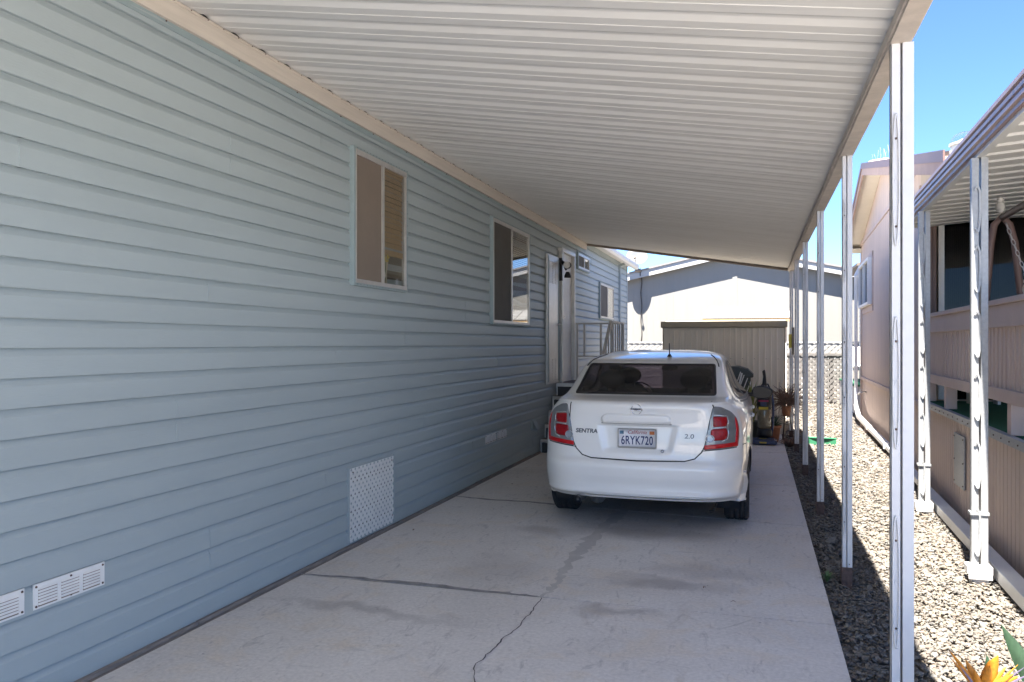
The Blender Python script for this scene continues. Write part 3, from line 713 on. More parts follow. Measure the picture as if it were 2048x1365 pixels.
SW2 = round_poly([(2.08,1.39),(2.35,1.38),(2.55,1.33),(3.02,1.06),(3.02,1.00),(2.08,1.013)], .03)
def shrink(P, k):
    cx = sum(p[0] for p in P)/len(P); cy = sum(p[1] for p in P)/len(P); return [(cx+(p[0]-cx)*k, cy+(p[1]-cy)*k) for p in P]
S1h, S2h = shrink(SW1, .9), shrink(SW2, .9)
AY = (.93, 3.615); AR = .345; AZ = .305

car = thing('parked_car', 'white sedan seen from behind parked under the carport', 'car', (-.93, 6.45, 0))
cv = MB(); zs = levels(); rows = [halfplan(z) for z in zs]; nh = len(rows[0]); V = []; F = []
full = 2*nh-2
for z, h in zip(zs, rows):
    for (x, y) in h: V.append([x, y, z])
    for (x, y) in h[-2:0:-1]: V.append([-x, y, z])
for i in range(len(zs)-1):
    for k in range(full):
        a = i*full+k; b = i*full+(k+1) % full; F.append((a, b, b+full, a+full))
F.append(tuple((len(zs)-1)*full+k for k in range(full)))
keep = []
for f in F[:-1]:
    c = [sum(V[i][q] for i in f)/4 for q in range(3)]
    x, y, z = c; kk = True
    if abs(x) > .5 and z < AZ+AR:
        for ay in AY:
            if math.hypot(y-ay, z-AZ) < AR: kk = False
    if z > 1.0:
        if 1.12 < z < 1.39 and y < 1.25 and inpoly((x, z), REARHOLE) : kk = False
        if y > 2.4 and inpoly((x, z), FRONTWIN) and abs(x) < .6: kk = False
        if abs(x) > .55 and (inpoly((y, z), S1h) or inpoly((y, z), S2h)): kk = False
    if kk: keep.append(f)
keep.append(F[-1])
for v in V:      # pull the wheel arch edge onto a clean circle
    if abs(v[0]) > .5 and v[2] < AZ+AR+.03:
        for ay in AY:
            d = math.hypot(v[1]-ay, v[2]-AZ)
            if AR-.008 < d < AR+.012 and d > 0: v[1] = ay+(v[1]-ay)*AR/d; v[2] = AZ+(v[2]-AZ)*AR/d
cv.add(V, keep, 0, True)
body = cv.build('body', 'carwhite', car)
bm = bmesh.new(); bm.from_mesh(body.data)
bmesh.ops.delete(bm, geom=[v for v in bm.verts if not v.link_faces], context='VERTS')
bmesh.ops.recalc_face_normals(bm, faces=bm.faces); bm.to_mesh(body.data); bm.free()

def patch(poly, proj, off, name, m, parent, step=.02, skirt=.006, mi=0, mb=None, curve=None):
    """a panel with the outline poly laid on the body surface, with a small returned edge"""
    bm = bmesh.new(); vs = [bm.verts.new((p[0], p[1], 0)) for p in poly]; bm.faces.new(vs)
    for ax in (0, 1):
        lo = min(p[ax] for p in poly); hi = max(p[ax] for p in poly); c = math.ceil(lo/step)*step
        while c < hi:
            no = [0,0,0]; no[ax] = 1; co = [0,0,0]; co[ax] = c
            bmesh.ops.bisect_plane(bm, geom=bm.verts[:]+bm.edges[:]+bm.faces[:], plane_co=co, plane_no=no); c += step
    bm.verts.index_update(); vs = []; 
    for v in bm.verts: vs.append(proj(v.co.x, v.co.y, off))
    fs = [tuple(x.index for x in f.verts) for f in bm.faces]
    if skirt:
        base = len(vs); mp = {}
        for e in bm.edges:
            if len(e.link_faces) == 1:
                for v in e.verts:
                    if v.index not in mp: mp[v.index] = base+len(mp); vs.append(proj(v.co.x, v.co.y, off-skirt))
                a, b_ = e.verts; fs.append((a.index, b_.index, mp[b_.index], mp[a.index]))
    bm.free()
    q = mb or MB(); q.add(vs, fs, mi, True)
    if mb: return None
    o = q.build(name, m, parent)
    bm = bmesh.new(); bm.from_mesh(o.data); bmesh.ops.recalc_face_normals(bm, faces=bm.faces); bm.to_mesh(o.data); bm.free()
    return o
def nrm_rear(x, z):
    e = .004; a = (rearY(x+e, z)-rearY(x-e, z))/(2*e); b_ = (rearY(x, z+e)-rearY(x, z-e))/(2*e); return Vector((a, -1, b_)).normalized()
def pr(x, z, off): n = nrm_rear(x, z); y = rearY(x, z)+(recess(x, z) if z < 1.05 else 0); return (x+n.x*off, y+n.y*off, z+n.z*off)
def ps(side):
    def f(y, z, off): return (side*(sideX(y, z)+off), y, z)
    return f
def line(path, wd, proj, off, name, m, parent, mb=None, mi=0, closed=False):
    P = [Vector(p) for p in path]; Q = []
    if closed: P.append(P[0])
    for i in range(len(P)-1):
        n = max(1, int((P[i+1]-P[i]).length/.012))
        for k in range(n): Q.append(P[i].lerp(P[i+1], k/n))
    Q.append(P[-1]); v = []; f = []
    for i, p in enumerate(Q):
        d = (Q[min(i+1, len(Q)-1)]-Q[max(i-1, 0)]).normalized(); nn = Vector((-d.y, d.x))*wd/2
        v += [proj(*(p+nn), off), proj(*(p-nn), off)]
    for i in range(len(Q)-1): f.append((2*i, 2*i+1, 2*i+3, 2*i+2))
    q = mb or MB(); q.add(v, f, mi, True)
    if not mb: return q.build(name, m, parent)

# rear glass with black border
rw = patch(REARWIN, pr, .003, 'rear_window', 'cglass', car, .03, 0)
bd = MB(); n = len(REARWIN)
INN = [(x*.975, 1.247+(z-1.247)*.93) for x, z in REARWIN]
def border(out, inn, proj, off, mb):
    v = []; f = []; n = len(out)
    for i in range(n):
        a, b_ = Vector(out[i]), Vector(out[(i+1) % n]); c, d = Vector(inn[i]), Vector(inn[(i+1) % n]); k = max(1, int((a-b_).length/.03))
        for j in range(k): t = j/k; v += [proj(*a.lerp(b_, t), off), proj(*c.lerp(d, t), off)]
    m_ = len(v)//2
    for i in range(m_): j = (i+1) % m_; f.append((2*i, 2*i+1, 2*j+1, 2*j))
    mb.add(v, f, 0, True)
border(REARWIN, INN, pr, .0045, bd); bd.build('window_border', 'black', rw)
# high deck line and brake lamp behind glass, windscreen
ws = MB(); v = []; f = []
for i in range(9):
    z = 1.0+.40*i/8
    for k in range(13):
        x = -.66+1.32*k/12; x *= (1-.18*i/8); u = min(.999, abs(x)/(fW(z)*.97)); c1, c2, u0 = cc(z); vv = max(0, (u-u0)/(1-u0)); v.append((x, fF(z)-c1*1.5*u*u-c2*(1-math.sqrt(1-vv*vv))+.004, z))
for i in range(8):
    for k in range(12): f.append((i*13+k, i*13+k+1, (i+1)*13+k+1, (i+1)*13+k))
ws.add(v, f, 0, True); ws.build('windscreen', 'cglass2', car)
for side in (1, -1):
    for P, nm in ((SW1, 'rear_door_window'), (SW2, 'front_door_window')):
        o = patch(P if side == 1 else P, ps(side), .003, nm, 'cglass2', car, .05, 0)
        q = MB(); border(P, shrink(P, .88), ps(side), .0045, q); q.build('window_border', 'black', o)
    q = MB(); line([(1.0,1.045),(2.0,1.0),(3.05,.985)], .012, ps(side), .005, '', None, None, mb=q); q.build('belt_moulding', 'black', car)
    # body gaps on the flanks
    for path in ([(1.02,1.05),(1.18,.90),(1.30,.62)], [(2.05,1.40),(2.05,1.0),(2.07,.30)], [(3.1,1.02),(3.18,.7),(3.1,.32)], [(.34,.735),(.52,.725),(.62,.60)]):
        q = MB(); line(path, .006, ps(side), .0015, '', 0, 0, mb=q); q.build('door_gap', 'carseam', car)
    for yy, nm in ((1.62, 'door_handle'), (2.62, 'door_handle')):
        q = MB(); X_ = sideX(yy, .86); q.tube([(side*(X_+.004), yy-.1, .865), (side*(X_+.018), yy-.07, .868), (side*(X_+.020), yy+.06, .872), (side*(X_+.004), yy+.1, .872)], .012, 8); q.build(nm, 'carwhite', car)

# boot lid: gap, garnish bar, keyhole, badge, lettering, plate
bt = MB(); LID = [(-.565,1.075),(-.575,.92),(-.555,.78),(-.515,.69),(-.46,.635),(-.38,.612),(0,.604),(.38,.612),(.46,.635),(.515,.69),(.555,.78),(.595,.92),(.61,1.03),(.585,1.09)]
line(LID, .0095, pr, .0022, '', 0, 0, mb=bt); lid = bt.build('boot_lid_gap', 'carseam', car)
for sd in (1, -1):
    q = MB(); P3 = []
    for z_, u_ in ((1.35,.945),(1.375,.945),(1.405,.94),(1.43,.925),(1.45,.905)):
        x_ = sd*u_*fW(z_)*kx(1.0); P3.append(Vector((x_, rearY(x_, z_)+.002, z_+.002)))
    q.tube(P3, .0055, 6); q.build('roof_gutter', 'carseam', car)
GB = round_poly([(-.295,.905),(.275,.905),(.277,.955),(.24,.985),(-.26,.985),(-.297,.955)], .02)
gb = patch(GB, pr, .011, 'plate_garnish', 'carwhite', car, .03, .02)
q = MB(); line([(-.297,.9035),(.277,.9035)], .005, lambda x, z, o: (x, rearY(x, z)-.002, z), 0, '', 0, 0, mb=q); q.build('garnish_shadow_gap', 'carseam', gb)
q = MB(); ring = [(.215+.0135*math.cos(a*.4), .685+.0135*math.sin(a*.4)) for a in range(16)]
q.lathe([(0,-.006),(.006,-.006),(.007,-.008),(.013,-.008),(.0155,-.003),(.0155,0)], 18, 'y', (0,0,0)); q.lathe([(.0065,-.0075),(.0105,-.0085),(.012,-.0075)], 18, 'y', (0,0,0), 1)
q.v = [(x+.205, y+rearY(.205, .69)+.0, z+.688) for x, y, z in q.v]; q.build('lock', ['chrome', 'black'], car)

def lettering(body_, size, x0, z0, off, name, m, parent, shear=0, bold=0., space=1., proj=None, thick=.003, sx=1.):
    v, f = text_tris(body_, size, shear, space, bold); q = MB(); proj = proj or pr; n = len(v)
    q.add([proj(x0+a[0]*sx, z0+a[1], off) for a in v]+[proj(x0+a[0]*sx, z0+a[1], off-thick) for a in v], f+[tuple(i+n for i in g) for g in f]); 
    ed = {}
    for g in f:
        for i in range(len(g)):
            e = (g[i], g[(i+1) % len(g)]); ed[e] = 1
    q.add([proj(x0+a[0]*sx, z0+a[1], off) for a in v]+[proj(x0+a[0]*sx, z0+a[1], off-thick) for a in v], [(a, b_, b_+n, a+n) for a, b_ in ed if (b_, a) not in ed])
    return q.build(name, m, parent)
lettering('SENTRA', .048, -.425, .832, .004, 'model_lettering', 'badge', car, shear=.12, bold=.0014, space=1.0, sx=1.08)
lettering('2.0', .05, .415, .812, .004, 'engine_lettering', 'badge', car, shear=.1, bold=.0006, sx=1.25)
em = MB(); pts = [(-.004+.041*math.cos(a*math.pi/20), 1.022+.041*math.sin(a*math.pi/20)) for a in range(40)]
def rail(ptz, r, q):
    P3 = [Vector(pr(x, z, .006)) for x, z in ptz]; q.tube(P3+[P3[0]], r, 8, cap=False)
rail(pts, .0038, em)
patch(round_poly([(-.052,1.0115),(.044,1.0115),(.044,1.0325),(-.052,1.0325)], .004), pr, .0095, '', '', None, .03, .006, mb=em)
emb = em.build('emblem', 'chrome', car)
lettering('NISSAN', .0185, -.004, 1.022, .0108, 'emblem_lettering', 'black', emb, bold=.0003, sx=1.0)
# number plate
PZ, PX = .785, .0
def pp(x, z, off): return (x, rearY(PX, .72)+.006-off, z)
q = MB(); patch(round_poly([(PX-.158,PZ-.081),(PX+.158,PZ-.081),(PX+.158,PZ+.081),(PX-.158,PZ+.081)], .012), pp, .006, '', '', None, .2, .012, mb=q); plate = q.build('number_plate', 'alu', car)
q = MB(); patch(round_poly([(PX-.149,PZ-.066),(PX+.149,PZ-.066),(PX+.149,PZ+.073),(PX-.149,PZ+.073)], .01), pp, .008, '', '', None, .2, .003, mb=q); q.build('plate_face', 'plate', plate)
lettering('6RYK720', .098, PX, PZ-.018, .0095, 'plate_number', 'plateblue', plate, proj=pp, bold=.0012, thick=.002, sx=.66, space=1.06)
lettering('California', .042, PX, PZ+.051, .0095, 'plate_state', 'platered', plate, proj=pp, shear=.35, thick=.002, sx=.95)
for a_, b_, m_ in ((-.142,-.108,'stickb'), (.102,.142,'sticko')):
    q = MB(); patch([(PX+a_,PZ+.035),(PX+b_,PZ+.035),(PX+b_,PZ+.062),(PX+a_,PZ+.062)], pp, .0095, '', '', None, .2, .002, mb=q); q.build('plate_sticker', m_, plate)

# tail lamps
def tail(sd):
    OUT = round_poly([(.600,1.052),(.66,1.045),(.735,1.005),(.775,.955),(.795,.88),(.795,.80),(.785,.725),(.530,.705),(.548,.80),(.572,.93)], .018, 3)
    cl = lambda x: min(x, 5)
    def pj(x, z, off):
        X = fW(z)*kx(.22)*.998; xx = min(x, X)
        extra = max(0, x-X)           # wrap the outer edge round the corner
        p = pr(sd*xx, z, off); return (p[0], p[1]+extra*1.2, p[2])
    L_ = patch(OUT, pj, .006, 'tail_light', 'lampgrey', car, .02, .014)
    g_ = MB(); line(OUT, .006, pj, .0015, '', 0, 0, mb=g_, closed=True); g_.build('lamp_gap', 'carseam', L_)
    def lens(poly, m, nm, off=.009, r=.012): return patch(round_poly(poly, r, 3), pj, off, nm, m, L_, .02, .004)
    lens([(.598,.975),(.70,.968),(.706,.925),(.698,.895),(.600,.892)], 'lampred', 'brake_lens')
    lens([(.585,.873),(.70,.880),(.708,.84),(.698,.80),(.675,.785),(.59,.782),(.580,.83)], 'lampred', 'turn_lens')
    lens([(.535,.745),(.765,.765),(.772,.86),(.760,.965),(.775,.945),(.792,.86),(.785,.733),(.533,.712)], 'lampred2', 'reflector', .0085, .004)
    q = MB(); rail2 = [(.573+.031*math.cos(a*math.pi/12), .798+.027*math.sin(a*math.pi/12)) for a in range(24)]
    patch(rail2, pj, .011, '', '', None, .02, .005, mb=q); q.build('reversing_lens', 'lampclear', L_)
    q = MB(); P3 = [Vector(pj(x, z, .0105)) for x, z in [(.573+.033*math.cos(a*math.pi/12), .798+.029*math.sin(a*math.pi/12)) for a in range(25)]]; q.tube(P3, .0028, 6, cap=False)
    for pts_ in ([(.600,.985),(.70,.976),(.712,.93),(.703,.89)], [(.60,.882),(.705,.886),(.715,.84),(.703,.79),(.66,.775)]):
        q.tube([Vector(pj(x, z, .0095)) for x, z in pts_], .003, 6)
    q.build('lens_trim', 'chrome', L_)
tail(1); tail(-1)
# bumper details
for sd in (1, -1):
    q = MB(); line([(sd*.51,.698),(sd*.78,.722)], .006, pr, .0016, '', 0, 0, mb=q); q.build('bumper_gap', 'carseam', car)
q = MB()
patch(round_poly([(-.42,.287),(.52,.287),(.56,.30),(.50,.324),(-.40,.324),(-.46,.305)], .02), pr, .004, '', '', None, .03, .01, mb=q); q.build('bumper_valance', 'carwhite', car)
for sd in (1, -1):   # flared splash guards behind the rear wheels
    q = MB(); P0 = []
    prof = [(.50,.50,.0),(.54,.46,.012),(.60,.40,.022),(.62,.33,.028),(.63,.30,.03),(.625,.245,.03)]
    v = []
    for (yy, zz, o) in prof:
        X_ = sideX(yy, max(zz, .284))
        v += [(sd*(X_-.02), yy-.14-(.5-zz)*.12, zz), (sd*(X_+o), yy-.08, zz), (sd*(X_+o), yy+.005, zz), (sd*(X_-.18), yy+.005, zz), (sd*(X_-.18), yy-.12, zz)]
    f = []
    for i in range(len(prof)-1):
        for k in range(5): f.append((i*5+k, i*5+(k+1) % 5, (i+1)*5+(k+1) % 5, (i+1)*5+k))
    f += [(0,1,2,3,4), tuple((len(prof)-1)*5+k for k in (4,3,2,1,0))]
    q.add(v, f); q.build('splash_guard', 'carwhite', car, bevel=.008)
q = MB(); q.tube([(-.50,.75,.27),(-.50,.30,.255),(-.50,.055,.258)], [.032,.034,.036], 16, cap=False); q.tube([(-.50,.056,.258),(-.50,.07,.258),(-.50,.4,.258)], [.036,.029,.028], 16, mi=1)
q.tube([(-.38,.9,.27),(-.36,.25,.27)], [.07,.07], 14); q.build('exhaust', ['badge','black'], car)
q = MB(); q.box(-.66,.66,.55,4.3,.235,.30); q.box(-.50,.50,.62,.95,.19,.28); q.tube([(-.7,.93,.30),(.7,.93,.30)], .045, 8); q.tube([(.62,.35,.24),(.60,.30,.19),(.56,.35,.17)], .008, 6); q.build('underbody', 'black', car)
for ay in AY:
    for sd in (1, -1):
        q = MB(); pts = []; v = []; f = []
        for i in range(21):
            a = -.15*math.pi+1.3*math.pi*i/20; c_, s_ = math.cos(a), math.sin(a)
            for xx in (.893, .60): v.append((sd*min(xx, sideX(ay+.36*c_, max(.26, AZ+.36*s_))-.004 if xx > .7 else xx), ay+(AR+.003)*c_, AZ+(AR+.003)*s_))
        for i in range(20): f.append((2*i, 2*i+1, 2*i+3, 2*i+2))
        q.add(v, f, 0, True); q.build('wheel_well', 'black', car)
# wheels
def wheel(x, y, sd):
    root = bpy.data.objects.new('wheel', None); col.objects.link(root); root.parent = car; root.location = (x, y, .313)
    q = MB(); w2 = .1025
    prof = [(.205,-w2*.82),(.24,-w2),(.285,-w2*1.02),(.303,-w2*.93),(.310,-w2*.80)]
    for gx in (-.062,-.022,.022,.062): prof += [(.313, gx-.006), (.306, gx-.0045), (.306, gx+.0045), (.313, gx+.006)]
    prof += [(.310,w2*.80),(.303,w2*.93),(.285,w2*1.02),(.24,w2),(.205,w2*.82)]
    q.lathe(prof, 48, 'x')
    for k in range(60):
        a = 2*math.pi*k/60
        for s_ in (-1, 1):
            c_ = (s_*.088, .3085*math.cos(a), .3085*math.sin(a)); d_ = (s_*.064, .3115*math.cos(a+.03), .3115*math.sin(a+.03)); q.bar(c_, d_, .004, .006, up=(0, math.cos(a), math.sin(a)))
    q.build('tyre', 'tire', root)
    q = MB(); q.lathe([(.205,sd*w2*.82),(.195,sd*w2*.7),(.18,sd*w2*.5),(.178,-sd*w2*.8),(.205,-sd*w2*.82)], 32, 'x'); q.lathe([(.0,sd*w2*.62),(.035,sd*w2*.62),(.05,sd*w2*.5),(.05,0)], 20, 'x')
    for k in range(7):
        a = 2*math.pi*k/7; q.bar((sd*w2*.55, .04*math.cos(a), .04*math.sin(a)), (sd*w2*.62, .187*math.cos(a), .187*math.sin(a)), .045, .014, up=(1,0,0))
    q.lathe([(.0,sd*w2*.1),(.178,sd*w2*.1)], 24, 'x', mi=1); q.build('rim', ['rim','black'], root)
for ay in AY:
    for sd in (1, -1): wheel(sd*.768, ay, sd)
# mirrors
for sd in (1, -1):
    q = MB(); X_ = sideX(3.0, 1.0)
    q.blob((sd*(X_+.155), 3.0, 1.01), .112, 0, sub=3, sc=(1.06, .62, .70)); q.v = [(x, max(y, 2.965) if abs(x) > X_ else y, z) for x, y, z in q.v]
    q.tube([(sd*(X_-.02),3.0,.985),(sd*(X_+.08),3.0,.985)], .024, 8, 1)
    mr = q.build('side_mirror', ['black','black'], car)
    g_ = MB(); pts = round_poly([(-.098,-.058),(.060,-.062),(.100,-.01),(.095,.035),(.0,.062),(-.10,.068)], .03); g_.add([(sd*(X_+.155+px_), 2.9615, 1.01+pz_) for px_, pz_ in pts], [tuple(range(len(pts)))]); g_.build('mirror_glass', 'mirror', mr)
q = MB(); q.lathe([(.030,0),(.028,.01),(.016,.028),(.010,.040),(.0,.042)], 16, 'z', (.13,1.36,1.422)); q.tube([(.13,1.36,1.455),(.13,1.335,1.565)], [.0055,.004], 8); q.build('antenna', 'black', car)
# interior
q = MB(); q.box(-.74,.74,.95,3.2,.30,.42); q.box(-.60,.60,.52,1.12,1.06,1.09)
q.v = [(x, y, z) for x, y, z in q.v]; q.build('cabin_floor', 'seat', car)
def carseat(x, y, wd):
    q = MB(); q.blob((x, y, .60), .27, 0, sub=3, sc=(wd, .95, .36)); q.blob((x, y-.27, .86), .30, 0, sub=3, sc=(wd*.9, .30, 1.0)); q.blob((x, y-.36, 1.225), .115, 0, sub=3, sc=(1.12, .42, .78))
    q.tube([(x-.05,y-.35,1.1),(x-.05,y-.36,1.2)], .007, 6); q.tube([(x+.05,y-.35,1.1),(x+.05,y-.36,1.2)], .007, 6); q.build('seat', 'seat', car)
for x in (-.37, .37): carseat(x, 2.45, .9)
for x in (-.38, .38): carseat(x, 1.45, 1.1)
q = MB(); q.box(-.66,.66,2.95,3.35,.80,.97); q.lathe([(.175,0),(.19,.012),(.175,.024)], 24, 'y', (-.37,2.80,.93)); q.tube([(0,2.66,1.33),(0,2.72,1.30)], .01, 6); q.blob((0,2.64,1.29), .08, sc=(1.2,.2,.42)); q.build('dashboard', 'seat', car)

# ------------------------------------------------------------------ sheds
sh = thing('garden_shed', 'tan ribbed metal garden shed with closed sliding doors behind the car', 'shed', (-.5, 14.45, 0))
def lb_(mb, name, m, parent, ox, oy, **k):
    mb.v = [(x-ox, y-oy, z) for x, y, z in mb.v]; return mb.build(name, m, parent, **k)
def ribbed(mb, x0, x1, y, z0, z1, pitch, depth, mi=0, face=-1):
    v = []; xs_ = []; x = x0
    while x < x1:
        for dx, d in ((0, 0), (pitch*.62, 0), (pitch*.70, depth), (pitch*.92, depth)): 
            if x+dx < x1: xs_.append((x+dx, d))
        x += pitch
    xs_.append((x1, 0)); n = len(xs_)
    for z in (z0, z1):
        for x, d in xs_: v.append((x, y+face*d, z))
    mb.add(v, [(i, i+1, n+i+1, n+i) for i in range(n-1)], mi)
SX0, SX1, SY0, SY1 = -1.60, .485, 14.45, 16.3
b = MB(); ribbed(b, -.62, SX1-.01, SY0, .05, 1.84, .098, .012); b.box(SX0+.01, SX1-.01, SY0+.004, SY1, .0, 1.84)
lb_(b, 'wall', 'shed', sh, -.5, 14.45)
b = MB(); ribbed(b, SX0+.12, -.63, SY0-.03, .06, 1.80, .098, .010); b.box(SX0+.12, -.63, SY0-.029, SY0-.012, .06, 1.80)
dd = lb_(b, 'door', 'shed', sh, -.5, 14.45); b = MB(); b.box(-.66,-.64,SY0-.06,SY0-.04,.9,1.05); lb_(b, 'handle', 'black', dd, -.5, 14.45)
b = MB(); b.box(SX0-.03, SX1+.03, SY0-.07, SY0-.035, 1.86, 1.955); b.box(SX0-.03, SX1+.03, SY0-.034, SY1, 1.845, 1.86); b.box(SX0, SX0+.02, SY0-.045, SY0-.032, 0, 1.845); b.box(SX1-.02, SX1, SY0-.02, SY0-.013, 0, 1.845)
lb_(b, 'trim', 'sheddark', sh, -.5, 14.45, bevel=.004)
b = MB(); b.prism([(SY0-.034,1.93),(SY0-.034,1.90),(SY1,1.90),(15.4,2.0)], 'x', SX0-.02, SX1+.02); lb_(b, 'roof', 'sheddark', sh, -.5, 14.45)
b = MB()
for z in (.45, 1.30):
    x = SX0+.2
    while x < SX1: b.blob((x, SY0-.018, z), .007, sub=1); x += .196
lb_(b, 'screws', 'rust', sh, -.5, 14.45)

s2 = thing('back_shed', 'low outbuilding with sunlit white seamed roof behind the tan shed', 'shed', (-.5, 17.6, 0))
b = MB(); b.box(-.98, .62, 17.75, 19.4, 0, 2.08); lb_(b, 'wall', 'shed', s2, -.5, 17.6)
b = MB(); b.box(-1.1, .72, 17.56, 17.60, 2.03, 2.10); lb_(b, 'fascia', 'orangewood', s2, -.5, 17.6)
b = MB(); b.add([(-1.12,17.55,2.105),(.74,17.55,2.105),(.62,18.45,2.36),(-1.0,18.45,2.36),(-1.12,17.55,2.12),(.74,17.55,2.12),(.62,18.45,2.375),(-1.0,18.45,2.375)], [(0,3,2,1),(4,5,6,7),(0,1,5,4),(1,2,6,5),(2,3,7,6),(3,0,4,7)])
for k in range(8):
    t = k/7; xa = -1.10+1.82*t; xb = -.99+1.6*t; b.bar((xa,17.55,2.128),(xb,18.45,2.383),.022,.022)
b.bar((-1.0,18.45,2.386),(.62,18.45,2.386),.05,.02)
lb_(b, 'roof', 'whiteroof', s2, -.5, 17.6)

# ------------------------------------------------------------------ cream gabled house beyond the fence
GY = 24.5; AX = -.6
fh = thing('gabled_house', 'cream gabled house with white rake boards across the end of the lot', 'house', (AX, GY, 0))
def rz_(x, sgl=.215, sgr=.222): return 4.36-(AX-x)*sgl if x < AX else 4.36-(x-AX)*sgr
b = MB(); b.prism([(-9,.25),(7.2,.25),(7.2,rz_(7.2)-.06),(AX,4.30),(-9,rz_(-9)-.06)], 'y', GY, GY+9); lb_(b, 'wall', 'farwall', fh, AX, GY)
b = MB(); x = -8.9
while x < 7.2:
    zt = rz_(x)-.07; b.box(x, x+.012, GY-.006, GY-.002, .25, zt); x += .203
b.box(AX-.07, AX+.07, GY-.018, GY-.002, 2.4, 4.2)
lb_(b, 'groove_strip', 'farwall', fh, AX, GY)
b = MB(); b.box(-9, 7.2, GY-.03, GY-.001, .0, .25); lb_(b, 'skirting', 'tan', fh, AX, GY)
b = MB()
for xa, xb in ((-9.4, AX), (AX, 7.6)):
    za, zb = rz_(xa), rz_(xb); y = GY-.27
    b.add([(xa,y,za-.2),(xb,y,zb-.2),(xb,y,zb),(xa,y,za),(xa,y+.03,za-.2),(xb,y+.03,zb-.2),(xb,y+.03,zb),(xa,y+.03,za)], [(0,1,2,3),(7,6,5,4),(0,4,5,1),(3,2,6,7),(0,3,7,4),(1,5,6,2)])
    b.add([(xa,y+.03,za-.13),(xb,y+.03,zb-.13),(xb,GY,zb-.13),(xa,GY,za-.13)], [(0,1,2,3)])
lb_(b, 'rake_board', 'farwhite', fh, AX, GY)
b = MB(); y = GY-.31
for xa, xb in ((-9.5, AX), (AX, 7.7)):
    za, zb = rz_(xa), rz_(xb)
    b.add([(xa,y,za+.003),(xb,y,zb+.003),(xb,y,zb+.045),(xa,y,za+.045),(xa,GY+9.4,za+.003),(xb,GY+9.4,zb+.003),(xb,GY+9.4,zb+.045),(xa,GY+9.4,za+.045)], [(0,1,2,3),(7,6,5,4),(0,4,5,1),(3,2,6,7),(0,3,7,4),(1,5,6,2)])
lb_(b, 'roof', 'farroof', fh, AX, GY)
# dish on its roof and the cable
ds = thing('satellite_dish', 'grey satellite dish on a mast at the edge of the gabled roof', 'satellite dish', (-3.42, GY-.3, rz_(-3.42)))
b = MB(); b.tube([(0,0,0),(0,0,.12),(-.02,-.12,.22)], .022, 8); b.blob((0,0,.03), .12, sc=(1,.6,.5)); b.build('mast', 'trimdark', ds)
b = MB(); prof = [(0.0,0.0),(.12,.012),(.22,.04),(.31,.08),(.315,.083),(.31,.087),(.2,.045),(0,.008)]
b.lathe(prof, 28, 'y'); mt = Matrix.Rotation(R(-28), 4, 'X') @ Matrix.Rotation(R(12), 4, 'Z')
b.v = [tuple(mt @ Vector((x, -y_, z*.9))+Vector((-.02, -.12, .40))) for x, y_, z in b.v]; b.build('reflector', 'dish', ds)
b = MB(); b.tube([(-.02,-.14,.18),(-.02,-.55,.34)], .012, 6); b.blob((-.02,-.57,.36), .04); b.build('feed_arm', 'trimdark', ds)
b = MB(); pts = [(-3.36+.015*math.sin(k*.9), GY-.025, 3.7-k*.115) for k in range(20)]; b.tube([(-3.36,GY-.28,3.86),(-3.36,GY-.28,3.62)]+[(-3.36,GY-.2,3.60)]+pts, .013, 5)
tag(b.build('hanging_cable', 'darkgap'), 'thin dark cable running down the cream wall below the dish', 'cable')

# ------------------------------------------------------------------ lattice fences
lf = thing('lattice_fence', 'weathered grey diagonal lattice fence across the end of the gravel strip', 'fence', (0, 22.6, 0))
b = MB(); lattice(b, -3.6, 2.35,   .02, 1.24, .150, .060, .010, lambda u, v, d: (u, 22.6+d-22.6, v)); b.build('lattice_panel', 'lattgrey', lf)
b = MB(); b.box(-3.6, 2.35, -.03, .045, 1.24, 1.31); b.build('top_rail', 'lattgrey', lf, bevel=.004)
for x in (-3.6, -1.7, .55, 1.9, 2.36): b = MB(); b.box(x-.045, x+.045, .05, .13, 0, 1.30); b.build('fence_post', 'lattgrey', lf)
lw = thing('white_lattice_screen', 'white lattice screen rising just above the grey lattice fence', 'fence', (0, 23.3, 0))
b = MB(); lattice(b, -3.9, 3.0, .9, 1.58, .165, .070, .012, lambda u, v, d: (u, d, v)); b.build('lattice_panel', 'whiteroof', lw)
b = MB(); b.box(-3.9, 3.0, -.02, .04, 1.58, 1.62); b.box(-3.9, 3.0, -.02, .04, .84, .90)
for k in range(5): b.box(-3.9+k*1.7, -3.83+k*1.7, -.0+.03, .08, 0, 1.58)
b.build('frame', 'lattwhite', lw)

# ------------------------------------------------------------------ neighbour's pinkish-brown home on the right (frame turned 2 degrees)
NB = (1.42, 5.99, 0); NR = R(-2)
nh_ = thing('neighbour_house', 'pinkish brown wooden home with gabled end and recessed porch on the right', 'house', NB, NR)
WT = .27
def nb(mb, name, m, parent=nh_, **k): return mb.build(name, m, parent, **k)
def grooved(mb, s0, s1, z0, z1, pitch=.10, t=WT, mi=0, ztop=None):
    s_ = s0; pr_ = []
    while s_ < s1: pr_ += [(s_, 0), (s_+pitch-.014, 0), (s_+pitch-.012, .007), (s_+pitch-.002, .007)]; s_ += pitch
    pr_ = [p for p in pr_ if p[0] < s1]+[(s1, 0)]; n = len(pr_); v = []
    for k in (0, 1):
        for y, d in pr_: v.append((t+d, y, z0 if k == 0 else (ztop(y) if ztop else z1)))
    mb.add(v, [(i, n+i, n+i+1, i+1) for i in range(n-1)], mi)
AS = 8.3; AZn = 4.50
def rake(s_): return AZn-(.205*(s_-AS) if s_ > AS else .20*(AS-s_))
b = MB(); grooved(b, 4.3, 12.1, .86, 4, ztop=lambda y: rake(y)-.08); nb(b, 'wall', 'pink')
